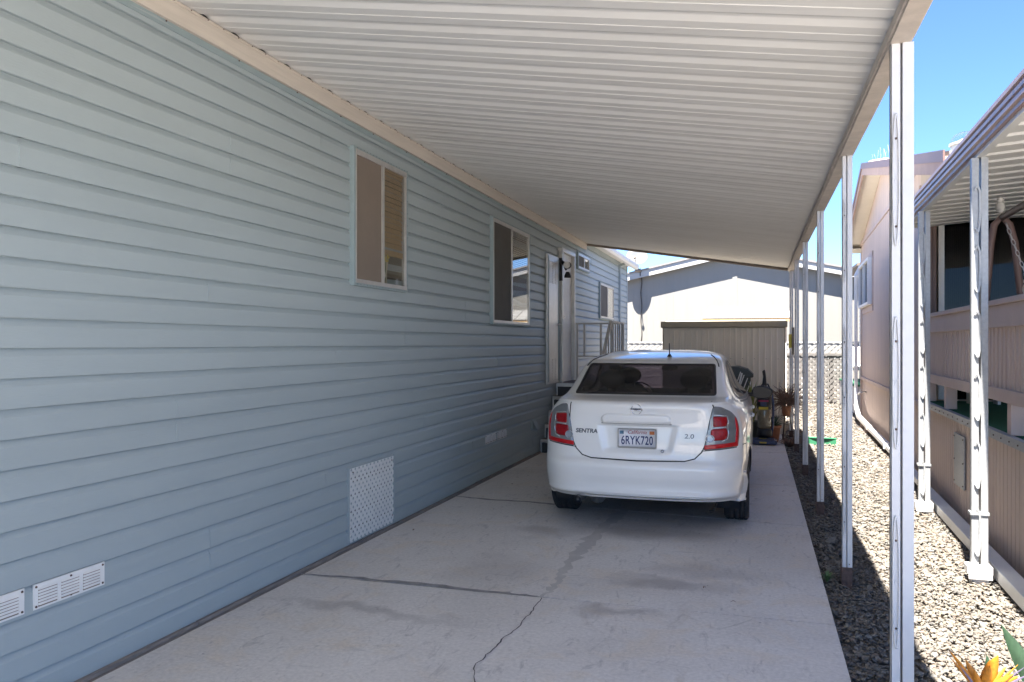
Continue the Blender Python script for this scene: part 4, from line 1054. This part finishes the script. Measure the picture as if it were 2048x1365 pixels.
b = MB(); grooved(b, -1.6, 12.1, -.05, .84, .105, WT+.012); nb(b, 'skirting', 'pink')
b = MB(); b.box(WT-.024, WT+.02, 4.3, 12.13, .82, .885); b.box(WT-.02, WT+.0, 4.3, 12.12, 3.60, 3.68); b.box(WT-.02, WT+.02, 12.06, 12.13, .0, .819); b.box(WT-.02, WT+.02, 12.06, 12.13, .886, 3.45); b.box(WT-.025, WT+.02, 4.25, 4.33, .886, 3.4)
nb(b, 'trim_board', 'pinktrim', bevel=.004)
b = MB(); b.box(WT+.02, 9, 12.1, 12.13, 0, 3.4); b.box(WT+.03, 9, 4.34, 4.38, .9, 3.5); nb(b, 'end_wall', 'tan')
b = MB(); b.box(WT+.04, 9, 4.39, 12.05, .9, 3.3); nb(b, 'wall_core', 'tan'); b = MB(); grooved(b, 1.3, 4.3, 2.99, 4, ztop=lambda y: rake(y)-.08); b.box(WT+.02, WT+.06, 1.3, 4.3, 2.99, 3.02); nb(b, 'upper_wall', 'tan')
# roof with overhang
b = MB(); T0 = -.0; S0, S1 = 1.0, 12.45
b.add([(T0,S0,rake(S0)),(T0,AS,rake(AS)),(T0,S1,rake(S1)),(12,S1,rake(S1)),(12,AS,rake(AS)),(12,S0,rake(S0)),
       (T0,S0,rake(S0)+.04),(T0,AS,rake(AS)+.04),(T0,S1,rake(S1)+.04),(12,S1,rake(S1)+.04),(12,AS,rake(AS)+.04),(12,S0,rake(S0)+.04)],
      [(0,1,4,5),(1,2,3,4),(6,11,10,7),(7,10,9,8),(0,6,7,1),(1,7,8,2),(2,8,9,3),(3,9,10,4),(4,10,11,5),(5,11,6,0)]); nb(b, 'roof', 'farroof')
def rakebox(mb, t0, t1, s0, s1, d0, d1, mi=0):
    v = [(t, s_, rake(s_)+d) for s_ in (s0, s1) for t in (t0, t1) for d in (d0, d1)]
    mb.add(v, [(0,1,3,2),(4,6,7,5),(0,4,5,1),(2,3,7,6),(0,2,6,4),(1,5,7,3)], mi)
b = MB(); rakebox(b, T0-.03, T0-.002, 1.45, AS, -.15, .0); b.prism([(S0,2.985),(1.45,2.985),(1.45,rake(1.45)),(S0,rake(S0))], 'x', T0-.03, T0-.002); rakebox(b, T0-.03, T0-.002, AS, S1, -.15, .0); rakebox(b, T0-.045, T0-.031, S0, AS, -.045, .05, 1); rakebox(b, T0-.045, T0-.031, AS, S1, -.045, .05, 1)
b.box(T0, 12, S1, S1+.03, rake(S1)-.15, rake(S1)+.0); nb(b, 'rake_board', ['fascia','brown'])
b = MB(); rakebox(b, T0, WT, S0, AS, -.075, -.065); rakebox(b, T0, WT, AS, S1, -.075, -.065); rakebox(b, T0, 9, 12.13, S1, -.16, -.15); nb(b, 'soffit', 'soffit')
# garden window far along the wall
b = MB(); wz0, wz1, ws0, ws1 = 2.28, 3.14, 9.75, 11.75
b.box(WT-.02, WT, ws0-.10, ws1+.06, wz0-.12, wz0-.02); b.box(WT-.02, WT, ws0-.10, ws0-.01, wz0, wz1+.1); b.box(WT-.02, WT, ws0-.1, ws1+.1, wz1+.01, wz1+.1)
wn = nb(b, 'window', 'pinktrim')
b = MB()
for a_ in (ws0, ws0+.95, ws1-.05): b.box(WT-.09, WT-.02, a_, a_+.05, wz0, wz1)
b.box(WT-.09, WT-.02, ws0+.05, ws1-.05, wz0, wz0+.05); b.box(WT-.09, WT-.02, ws0+.05, ws1-.05, wz1-.05, wz1); nb(b, 'frame', 'white', wn)
b = MB(); b.box(WT-.05, WT-.04, ws0+.05, ws1-.05, wz0+.05, wz1-.05); nb(b, 'pane', 'dglass', wn)
b = MB(); b.box(WT-.018, WT-.006, ws0+.05, ws1-.05, wz0+.05, wz1-.05); nb(b, 'blind', 'screen2', wn)
# access plate, hose tap
b = MB(); b.box(WT-.01, WT+.004, 1.86, 2.30, .27, .74)
ap = nb(b, 'access_plate', 'galv', bevel=.002); b = MB()
for yy in (1.89, 2.27):
    for zz in (.30, .5, .71): b.blob((WT-.012, yy, zz), .008, sub=1)
nb(b, 'screws', 'rust', ap)
b = MB(); b.tube([(WT,11.0,.62),(WT-.12,11.0,.60),(WT-.15,11.0,.55)], .018, 8); b.tube([(WT-.10,11.0,.61),(WT-.10,11.0,.66)], .01, 6); b.lathe([(.0,.66),(.03,.66),(.03,.67),(0,.67)], 10, 'z', (WT-.10,11.0,0)); nb(b, 'hose_tap', 'alu')
# porch: deck, edge strip, railing, end wall with sliding glass
b = MB(); b.box(WT+.02, 3.2, -1.6, 4.24, .84, .905); nb(b, 'porch_deck', 'carpet')
b = MB(); b.box(WT-.03, WT+.019, -1.6, 4.24, .855, .918); pe = nb(b, 'deck_edging', 'galv'); b = MB(); y = -1.5
while y < 4.2: b.blob((WT-.031, y, .885), .007, sub=1); y += .22
nb(b, 'screws', 'rust', pe)
b = MB(); b.box(WT-.035, WT+.075, -1.6, 4.249, 1.845, 1.885); b.box(WT-.015, WT+.05, -1.6, 4.249, 1.68, 1.844); b.box(WT-.015, WT+.05, -1.6, 4.249, 1.14, 1.235); rl = nb(b, 'porch_railing', 'pinktrim', bevel=.005)
b = MB(); y = -1.6
while y < 4.2: b.box(WT+.004, WT+.028, y, y+.062, 1.236, 1.679); b.box(WT+.03, WT+.046, y+.06, y+.122, 1.236, 1.679); y += .118
nb(b, 'slats', 'pink', rl)
for y in (-1.55, -.8, .35, 1.55, 2.75, 3.9): b = MB(); b.box(WT+.0, WT+.10, y, y+.10, .918, 1.139); nb(b, 'stub_post', 'pinktrim', rl, bevel=.004)
b = MB(); b.box(WT, WT+.1, 4.12, 4.248, 1.886, 3.0); b.box(WT+.10, WT+.13, 4.10, 4.24, .92, 3.0); nb(b, 'corner_post', 'brown')
pw = MB(); pw.box(.44, .50, 4.2, 4.3, .92, 3.12); pw.box(.50, 3.2, 4.22, 4.30, 2.98, 3.12); pw.box(1.62, 1.67, 4.2, 4.28, .92, 2.98)
gl = nb(pw, 'porch_window_wall', 'white')
b = MB(); b.box(.50, 1.62, 4.285, 4.29, .92, 2.98); b.box(1.67, 3.2, 4.285, 4.29, .92, 2.98); nb(b, 'pane', 'dglass', gl)
b = MB(); v = []
for k in range(28): b.box(.52+k*.02, .528+k*.02, 4.31, 4.315, .95, 2.96)
nb(b, 'vertical_blind', 'screen2', gl)
b = MB(); b.box(3.2, 3.3, -1.6, 4.3, .9, 3.3); nb(b, 'side_wall', 'pink')
b = MB(); b.box(.7, .78, 4.1, 4.16, .91, 1.3); b.blob((.62, 4.05, 1.0), .12, sc=(1,.6,1.2)); 
# awning over the porch
aw = thing('porch_awning', 'ribbed metal awning with triple-beaded mauve gutter over the neighbour porch', 'awning', NB, NR)
prof = [(-.045,2.822),(-.045,2.845),(-.062,2.852),(-.062,2.876),(-.045,2.883),(-.045,2.890),(-.062,2.897),(-.062,2.921),(-.045,2.928),(-.045,2.934),(-.066,2.942),(-.066,2.968),(-.02,2.968),(-.02,2.822)]
b = MB(); b.prism(prof, 'y', -2.4, 3.85); nb(b, 'gutter', 'mauve', aw)
b = MB(); v = []; f = []; ys2 = []; y = -2.4
while y < 4.2: ys2 += [(y,0),(y+.17,0),(y+.195,.035),(y+.24,.035),(y+.262,0)]; y += .275
ys2 = [q for q in ys2 if q[0] < 4.18]
for yy, dz in ys2: v += [(-.02, yy, 2.872+dz), (3.3, yy, 3.10+dz)]
for i in range(len(ys2)-1): f.append((2*i, 2*i+1, 2*i+3, 2*i+2))
b.add(v, f); rp2 = nb(b, 'roof_panel', 'roofwhite', aw); sm_ = rp2.modifiers.new('t', 'SOLIDIFY'); sm_.thickness = .01; sm_.offset = 1
b = MB(); b.box(-.019, .03, -2.4, 3.85, 2.80, 2.868); nb(b, 'beam', 'roofwhite', aw)
def apost():
    b = MB(); b.box(-.045,-.003,-.026,-.006,.08,2.80); b.box(.010,.052,-.032,.030,.08,2.80); b.box(-.045,-.042,-.005,.026,.08,2.80); b.box(-.045,-.003,.010,.027,.08,2.80)
    b.box(-.055,.060,-.04,.04,.42,.44)
    o = nb(b, 'post', 'galv', None, bevel=.002)
    for zc in (.30,.75,1.2,1.62,2.05,2.45):
        b = MB()
        pts = [(-.028,-.03,zc+.13),(-.012,-.036,zc+.16),(.002,-.034,zc+.12),(.004,-.03,zc),(.0,-.032,zc-.1),(-.01,-.038,zc-.15),(-.026,-.034,zc-.12)]
        for i in range(len(pts)-1): b.bar(pts[i], pts[i+1], .012, .012, up=(0,1,0))
        nb(b, 'curled_strap', 'galv', o)
    b = MB(); b.box(-.075,.075,-.06,.06,.03,.085); b.box(-.05,.055,-.045,.045,-.05,.03); b.box(-.07,.07,-.07,-.062,.0,.06); nb(b, 'base_plate', 'postwhite', o, bevel=.004)
    return o
a0 = apost()
for i, yy in enumerate((0., 2.25, -2.3)):
    o = a0 if i == 0 else copy_tree(a0)
    o.parent = aw; o.location = (0, yy, 0) if i != 3 else (.0, yy, 0)
# white downspout with long drain run along the wall
dn = thing('drain_pipe', 'white downspout turning into a long boxed drain along the neighbour wall', 'drain pipe', NB, NR)
b = MB(); b.bar((WT-.12,11.9,2.98),(WT-.12,11.9,.62),.085,.06,up=(1,0,0)); b.bar((WT-.12,11.9,.62),(WT-.14,11.6,.30),.085,.06,up=(1,0,0)); b.bar((WT-.12,11.92,2.96),(WT+.0,12.1,3.2),.08,.06); nb(b, 'downspout', 'white', dn, bevel=.006)
b = MB(); pts = [(WT-.14,11.6,.30),(WT-.15,10.9,.14),(WT-.13,9.0,.11),(WT-.11,6.5,.09),(WT-.10,3.3,.055)]
for i in range(4): b.bar(pts[i], pts[i+1], .085, .065)
for p in ((WT-.13,9.0,.11),(WT-.12,6.5,.09),(WT-.12,5,.075)): b.box(p[0]-.05, p[0]+.05, p[1]-.04, p[1]+.04, p[2]-.04, p[2]+.045)
nb(b, 'drain_run', 'white', dn, bevel=.006)
b = MB(); b.box(WT-.17,WT-.06,-1.6,3.2,-.01,.075); b.box(WT-.17,WT-.06,3.2,3.22,-.01,.085); nb(b, 'drain_box', 'white', dn, bevel=.006)
b = MB()
for y in (10.2, 9.4): b.box(WT-.17, WT-.07, y, y+.06, -.05, .07)
nb(b, 'support_block', 'pinktrim', dn)
# skylight dome and bird spikes on the neighbour roof
sk = thing('skylight_dome', 'clear domed tube skylight on a cream collar on the brown roof', 'skylight', (2.55, 11.35, 3.98)); sk.scale = (.68,.68,.68)
b = MB(); b.lathe([(.0,-.1),(.25,-.1),(.25,.16),(.0,.16)], 24); b.build('collar', 'soffit', sk); b = MB(); b.lathe([(.27,.15),(.285,.16),(.285,.19),(.25,.20)], 28); b.build('rim', 'alu', sk)
b = MB(); b.lathe([(.26,.19),(.25,.27),(.20,.34),(.12,.385),(.0,.40)], 24); b.build('dome', 'clear_dome', sk)
b = MB(); b.lathe([(.2,.17),(.16,.23),(.08,.27),(0,.28)], 18); b.build('diffuser', 'farwhite', sk)
bs = thing('bird_spikes', 'row of thin pale bird spikes with dried foam along the roof edge', 'bird spikes', NB, NR)
b = MB()
for k in range(14):
    s_ = 4.2+k*.27; z = rake(s_)+.05; t = .08+random.uniform(-.04,.04); b.tube([(t, s_, z), (t+random.uniform(-.05,.05), s_+random.uniform(-.04,.04), z+random.uniform(.10,.22))], .0009, 4)
b.bar((.08, 3.9, rake(3.9)+.048), (.08, 8.0, rake(8.0)+.048), .05, .006); b.build('spikes', 'grayrail', bs); b = MB()
for k in range(46): s_ = 6.2+random.random()*1.9; b.blob((.10+random.uniform(-.05,.05), s_, rake(s_)+.055), random.uniform(.02,.042), sub=2, jit=.15, sc=(1,1.2,.8))
b.build('foam_strip', 'beam', bs)
# porch swing, bird, cat
sw = thing('porch_swing', 'brown tubular swing frame with hanging chain behind the porch railing', 'swing', (2.08, 8.0, .905), NR)
b = MB(); zt = 1.85
def legs(y):
    return [(-.20,y,0),(-.085,y,zt-.30),(-.06,y,zt-.14),(0,y,zt-.07),(.06,y,zt-.14),(.10,y,zt-.30),(.25,y,0)]
b.tube(legs(0), .030, 12); b.build('frame', 'brown', sw)
b = MB(); b.tube([(0,0,zt-.08),(.0,-1.9,zt-.08)], .028, 10); b.tube([(x,-1.9,z) for x, _, z in legs(0)], .03, 10); b.build('cross_bar', 'brown', sw)
b = MB()
p = Vector((.03,-.05,zt-.16)); q_ = Vector((.26,-.22,zt-1.0)); nL = 17
for k in range(nL):
    c = p.lerp(q_, k/nL); d = (q_-p).normalized(); u = Vector((1,0,0)) if k % 2 else Vector((0,1,0)); u = (u-d*u.dot(d)).normalized()
    b.tube([c+d*(.032*math.cos(a*math.pi/4))+u*(.013*math.sin(a*math.pi/4)) for a in range(9)], .0035, 5, cap=False)
b.build('chain', 'alu', sw)
b = MB(); b.box(.12,.55,-1.7,-.2,.45,.50); b.box(.50,.56,-1.7,-.2,.5,.95); b.build('bench', 'brown', sw, bevel=.01)
bo = MB(); bo.blob((0,0,.075), .05, sc=(.9,1,1.45), sub=3); bo.blob((-.005,-.01,.155), .034, sub=3); bo.tube([(-.03,-.045,.155),(-.03,-.06,.152)], [.006,.002], 6); bo.leaf((-.02,0,.07), (-.24,0,.12), .035, mi=0)
bo.blob((-.024,-.03,.165), .005, 1, sub=1); bo.blob((.02,-.035,.165), .005, 1, sub=1)
o = bo.build('bird_figurine', ['bird','black']); o.location = (2.07, 8.0, 2.71); o.scale = (.8,.8,.8); tag(o, 'white bird figurine with long tail perched on top of the swing frame', 'figurine')
ct = MB(); ct.blob((0,0,.08), .07, sc=(.8,1.1,1.15), sub=3); ct.blob((-.01,-.05,.18), .05, sub=3, sc=(1,.95,.9))
for sx_ in (-.032,.02): ct.add([(sx_-.012,-.05,.215),(sx_+.014,-.05,.215),(sx_+.001,-.062,.215),(sx_+.001,-.05,.245)], [(0,2,1),(0,1,3),(1,2,3),(2,0,3)])
ct.tube([(.0,.07,.03),(.06,.10,.03),(.10,.06,.04)], .014, 8); ct.tube([(-.03,-.07,.0),(-.03,-.06,.08)], .016, 8); ct.tube([(.02,-.07,.0),(.02,-.06,.08)], .016, 8)
o = ct.build('cat_figurine', 'catpatch'); o.location = (1.73, 6.08, 1.886); o.scale = (.5,.5,.5); tag(o, 'white and orange cat figurine sitting on the porch rail', 'figurine')
nd = MB(); nd.box(-.15,.15,-.1,.1,.35,.38); 
for k in range(7): nd.leaf((random.uniform(-.08,.08), random.uniform(-.06,.06), .38), (random.uniform(-.3,.3), random.uniform(-.2,.2), .38+random.uniform(.15,.4)), .05, mi=1)
for sx_ in (-.13,.13): nd.box(sx_-.015,sx_+.015,-.09,.09,0,.35)
nd.lathe([(.07,.38),(.09,.5),(.095,.51)], 14, mi=0)
pt = nd.build('potted_plant', ['white','leaf']); pt.location = (NB[0]+.95, NB[1]+3.8, .905); tag(pt, 'leafy plant in a white pot on a low stand behind the porch rail', 'plant')

# ------------------------------------------------------------------ distant white-sided home past the brown one
wh = thing('white_sided_house', 'narrow view of a white sided home behind the brown house corner', 'house', (2.6, 19.5, 0))
b = MB(); z = 1.0
while z < 3.4: b.prism([(-.02, z), (0, z+.10), (.2, z+.10), (.2, z)], 'y', 0, 3.1); z += .10
b.build('siding_wall', 'white', wh)
b = MB(); b.box(-.01,.2,0,3.1,.25,1.0); b.build('skirting', 'lattwhite', wh); b = MB(); b.prism([(-.45,3.30),(-.45,3.36),(3,4.0),(3,3.9)], 'y', -.3, 3.3); b.build('roof', 'trimdark', wh)
b = MB(); b.box(-.5,.2,-.2,3.2,.60,.64); b.build('landing', 'carpet', wh); b = MB(); b.box(-.49,.19,-.19,3.19,.0,.6); b.build('landing_base', 'lattwhite', wh)
ch = MB()
for a_, c_ in ((-.2,-.2),(.2,-.2),(-.2,.2),(.2,.2)): ch.box(a_-.02,a_+.02,c_-.02,c_+.02,0,.42 if c_ < 0 else .85)
ch.box(-.22,.22,-.22,.22,.40,.44)
for k in range(4): ch.box(-.2+k*.11,-.14+k*.11,.18,.21,.44,.85)
ch = ch.build('patio_chair', 'white', bevel=.005); ch.location = (2.36, 19.85, .64); ch.rotation_euler = (0,0,R(160)); tag(ch, 'white plastic patio chair on a green carpeted landing', 'chair')
# ------------------------------------------------------------------ clutter at the end of the driveway
vc = thing('vacuum_cleaner', 'upright navy vacuum cleaner with amber dust cup standing past the car', 'vacuum cleaner', (.12, 12.95, 0), R(-6))
b = MB(); b.prism([(-.19,-.17),(.19,-.17),(.20,-.10),(.185,.06),(.12,.16),(-.12,.16),(-.185,.06),(-.20,-.10)], 'z', .015, .085); b.prism([(-.17,-.16),(.17,-.16),(.16,.02),(-.16,.02)], 'z', .085, .105)
b.build('floor_head', 'vacblue', vc, bevel=.012)
b = MB(); b.box(-.052,.052,-.173,-.168,.032,.055); b.box(-.06,.05,-.165,-.13,.1055,.1075); b.build('head_label', 'yellow', vc)
b = MB(); b.lathe([(.0,.11),(.10,.11),(.115,.15),(.11,.22),(.095,.25),(.0,.25)], 20, c=(0,.03,0)); b.build('motor_base', 'black', vc)
b = MB(); b.lathe([(.0,.25),(.098,.25),(.105,.30),(.105,.52),(.098,.56),(0,.56)], 24, c=(0,.03,0)); b.build('dust_cup', 'vaccup', vc)
b = MB(); b.lathe([(.0,.56),(.108,.56),(.115,.62),(.112,.76),(.09,.82),(.04,.86),(0,.86)], 24, c=(0,.03,0)); b.tube([(0,.05,.83),(0,.07,.97),(0,.08,1.05),(-.012,.08,1.13),(.0,.08,1.15)], [.045,.03,.022,.024,.01], 10); b.tube([(-.07,.08,.80),(-.08,.08,.86),(-.03,.08,.93),(.05,.08,.93),(.09,.08,.84)], .012, 8)
b.build('upper_body', 'black', vc)
b = MB(); b.tube([(.10,.08,.12),(.125,.08,.3),(.13,.08,.6),(.11,.08,.78),(.05,.09,.9)], .019, 10); b.build('hose', 'vacblue', vc)
b = MB(); b.box(-.075,.075,-.090,-.084,.665,.69,0); b.box(-.045,.045,-.090,-.085,.60,.66,1); b.box(-.07,.07,-.092,-.083,.545,.585,2); b.build('front_label', ['magenta','vacblue','yellow'], vc)
# chair of white slats leaning on a bin
bn = thing('wheeled_bin', 'dark grey-green bin with a rounded lid against the tan shed', 'bin', (-.38, 14.0, 0))
b = MB(); b.prism([(-.28,0),(.24,0),(.30,1.0),(-.30,1.0)], 'y', -.25, .3); b.build('body', 'binlid', bn, bevel=.02)
b = MB(); b.prism([(-.34,1.0),(.34,1.0),(.345,1.05),(.25,1.14),(.10,1.18),(-.2,1.18),(-.34,1.08)], 'y', -.3, .32); b.build('lid', 'binlid', bn, bevel=.02)
fc = thing('folding_chair', 'folded chair of white slats leaning between the bin and the car', 'chair', (-.22, 13.45, 0))
b = MB()
for k in range(5): b.bar((-.22+k*.055,-.04*k*.3,.50-k*.02), (-.02+k*.055,.10,1.10-k*.05), .032, .014, up=(1,0,0))
b.build('slats', 'white', fc, bevel=.004); b = MB(); b.bar((-.25,.02,.02),(.0,.12,1.08),.03,.02); b.bar((.10,.02,.02),(.16,.12,.85),.03,.02); b.bar((-.2,.01,.3),(.14,.02,.3),.03,.02); b.build('frame', 'white', fc)
pl = thing('leafy_plant', 'yellow-green strap-leaved plant in a dark tub beside the bin', 'plant', (-.07, 13.35, 0))
b = MB(); b.lathe([(.0,.0),(.12,.0),(.15,.30),(.16,.32),(.14,.32),(.13,.27),(0,.27)], 18); b.build('tub', 'binlid', pl)
b = MB()
for k in range(46):
    a_ = random.uniform(0, 6.28); r_ = random.uniform(.05,.28); b.leaf((.04*math.cos(a_), .04*math.sin(a_), .28), (r_*math.cos(a_), r_*math.sin(a_), random.uniform(.55,.98)), random.uniform(.02,.035), sag=.12)
b.build('leaves', 'yleaf', pl)
# two potted succulents
al = thing('aloe_pot', 'spiky aloe in a tall terracotta pot by the vacuum', 'potted plant', (.27, 13.35, 0)); al.scale = (.85,.85,.85)
b = MB(); b.lathe([(.0,.0),(.085,.0),(.125,.26),(.14,.26),(.145,.31),(.125,.31),(.12,.27),(0,.27)], 24); b.build('pot', 'terra', al)
b = MB()
for k in range(34):
    a_ = k*2.4; r_ = random.uniform(.12,.26); b.leaf((.02*math.cos(a_), .02*math.sin(a_), .27), (r_*math.cos(a_), r_*math.sin(a_), .27+random.uniform(.02,.24)), .032, sag=.12, fold=.6)
b.build('leaves', 'leafdk', al)
dp = thing('dried_plant_pot', 'tangle of reddish brown dried stems in a raised clay pot', 'potted plant', (.47, 13.6, 0))
b = MB(); b.lathe([(.0,.40),(.055,.40),(.078,.54),(.085,.56),(.072,.56),(0,.53)], 20); b.build('pot', 'terra', dp)
b = MB()
for a_ in (0, 2.1, 4.2): b.tube([(.11*math.cos(a_), .11*math.sin(a_), 0), (.05*math.cos(a_), .05*math.sin(a_), .40)], .009, 6)
b.lathe([(.06,.39),(.065,.395),(.06,.40)], 18); b.build('stand', 'rust', dp)
b = MB()
for k in range(240):
    a_ = random.uniform(0, 6.28); e_ = random.uniform(-.5, 1.3); r_ = random.uniform(.16, .42)
    p0_ = Vector((0, 0, .58)); p2 = Vector((r_*math.cos(a_)*math.cos(e_), r_*math.sin(a_)*math.cos(e_), .58+r_*math.sin(e_)*.95)); p1 = p0_.lerp(p2, .5)+Vector((random.uniform(-.06,.06), random.uniform(-.06,.06), .05))
    b.tube([p0_, p1, p2, p2+Vector((random.uniform(-.04,.04), random.uniform(-.04,.04), -.03))], [.006,.005,.003,.001], 4)
b.build('stems', 'dry', dp)
tw = thing('dry_twigs', 'low clump of dead twigs on the gravel edge beside the pots', 'twigs', (.50, 12.95, 0))
b = MB()
for k in range(60):
    a_ = random.uniform(0, 6.28); r_ = random.uniform(.1,.24); b.tube([(0,0,-.03), (r_*.5*math.cos(a_), r_*.5*math.sin(a_), random.uniform(.02,.1)), (r_*math.cos(a_), r_*math.sin(a_), random.uniform(0,.13))], [.005,.004,.001], 4)
b.build('stems', 'dry', tw)
# green plastic edging piece on the gravel
b = MB(); v = []; f = []
for k in range(13):
    t = k/12; x = -.21+.42*t; y_ = .03*math.sin(t*math.pi); v += [(x, y_, -.02), (x, y_, .09), (x, y_+.008, .09), (x, y_+.008, -.02)]
for k in range(12):
    for j in range(4): f.append((k*4+j, k*4+(j+1) % 4, (k+1)*4+(j+1) % 4, (k+1)*4+j))
b.add(v, f); b.box(-.21,.21,-.0,.10,.085,.092)
o = b.build('garden_edging', 'greenpl'); o.location = (.99, 13.35, -.01); o.rotation_euler = (0,0,R(-8)); tag(o, 'short green plastic edging strip lying on the gravel', 'edging')
# few dead leaves on the slab
b0 = None
for i, (px, py) in enumerate(((1024,970),(1568,985),(1408,1178),(1165,958),(1467,1207),(828,1062))):
    x, y = gp(px, py); b = MB(); b.leaf((-.016,0,.004), (.018,.004,.006), .014, sag=.2); o = b.build('fallen_leaf', 'dry'); o.location = (x, y, .002); o.rotation_euler = (0,0,random.random()*6)
    tag(o, 'tiny dry brown leaf lying on the concrete driveway', 'leaf', 'dry leaves on the driveway')
# weed at the slab edge
b = MB()
for k in range(22): a_ = random.uniform(0,6.28); b.leaf((0,0,-.02), (.05*math.cos(a_), .05*math.sin(a_), random.uniform(.01,.05)), .012, sag=.1)
o = b.build('weed', 'leaf'); wx_ = gp(1646,1158); o.location = (.45, wx_[1], 0); tag(o, 'small green weed growing where the concrete meets the gravel', 'weed')

# ------------------------------------------------------------------ bird of paradise in the near right corner
bp_ = thing('bird_of_paradise', 'orange bird of paradise flower with long green leaves in the near corner', 'plant', (.76, 3.12, 0))
FZ = .34
b = MB(); b.tube([(.02,.0,-.05),(.0,-.02,.15),(-.03,-.04,FZ)], [.012,.010,.012], 8); b.tube([(.12,.02,-.05),(.16,.0,.2)], .01, 6); b.build('stem', 'leafdk', bp_)
b = MB(); fx = -.01
for (dx, dz, wd_, dy) in ((-.100,.150,.016,0),(-.092,.118,.014,.01),(-.048,.118,.026,.02),(-.030,.10,.022,-.01),(.043,.150,.046,0),(.025,.125,.036,.02),(.015,.12,.030,-.02),(.085,.095,.030,-.01),(.105,.082,.034,.01),(.135,.070,.030,.0),(.150,.052,.022,.01),(.075,.105,.022,.03),(.10,.125,.010,.0),(.06,.06,.04,-.02)):
    b.leaf((fx, -.02, FZ), (fx+dx*1.05, -.02+dy, FZ+dz), wd_, sag=random.uniform(-.04,.07), up=(.1,1,.1), fold=.7, n=8)
b.build('sepals', 'orange', bp_)
b = MB()
for (dx, dz) in ((-.075,.105),(.125,.125),(.17,.095),(.15,.11)): b.leaf((fx, -.03, FZ), (fx+dx, -.03, FZ+dz), .008, up=(0,1,0), sag=.03)
b.build('petals', 'violet', bp_)
b = MB()
b.leaf((.10,.10,.02),(.02,.06,.46),.10,sag=-.05,up=(0,1,0)); b.leaf((.30,.06,.15),(.075,.10,.56),.075,sag=.05,up=(0,1,0)); b.leaf((.15,-.05,.05),(.24,-.12,.36),.11,sag=.08,up=(0,1,0)); b.leaf((.05,.05,0),(.12,-.1,.30),.09,sag=.1,up=(.3,1,0))
b.build('leaves', 'leafdk', bp_)

# fixings are surface detail of the part they sit on: fold them into its mesh
def absorb(prefixes):
    for o in [o for o in bpy.data.objects if o.type == 'MESH' and o.parent and o.parent.type == 'MESH' and any(o.name.startswith(p) for p in prefixes)]:
        p = o.parent; off = len(p.data.materials)
        done = p.data.get('_abs', 0)
        bm = bmesh.new(); bm.from_mesh(p.data); n0 = len(bm.faces); bm.from_mesh(o.data); bm.faces.ensure_lookup_table()
        for f in bm.faces[n0:]: f.material_index += off
        for m in o.data.materials: p.data.materials.append(m)
        bm.to_mesh(p.data); bm.free(); bpy.data.objects.remove(o)
for o in list(bpy.data.objects):      # copies of a post share one mesh: only the first may take the bolts in
    if o.name.startswith('bolt') and o.name != 'bolt': bpy.data.objects.remove(o)
absorb(['screws', 'bolt', 'garnish_shadow_gap'])
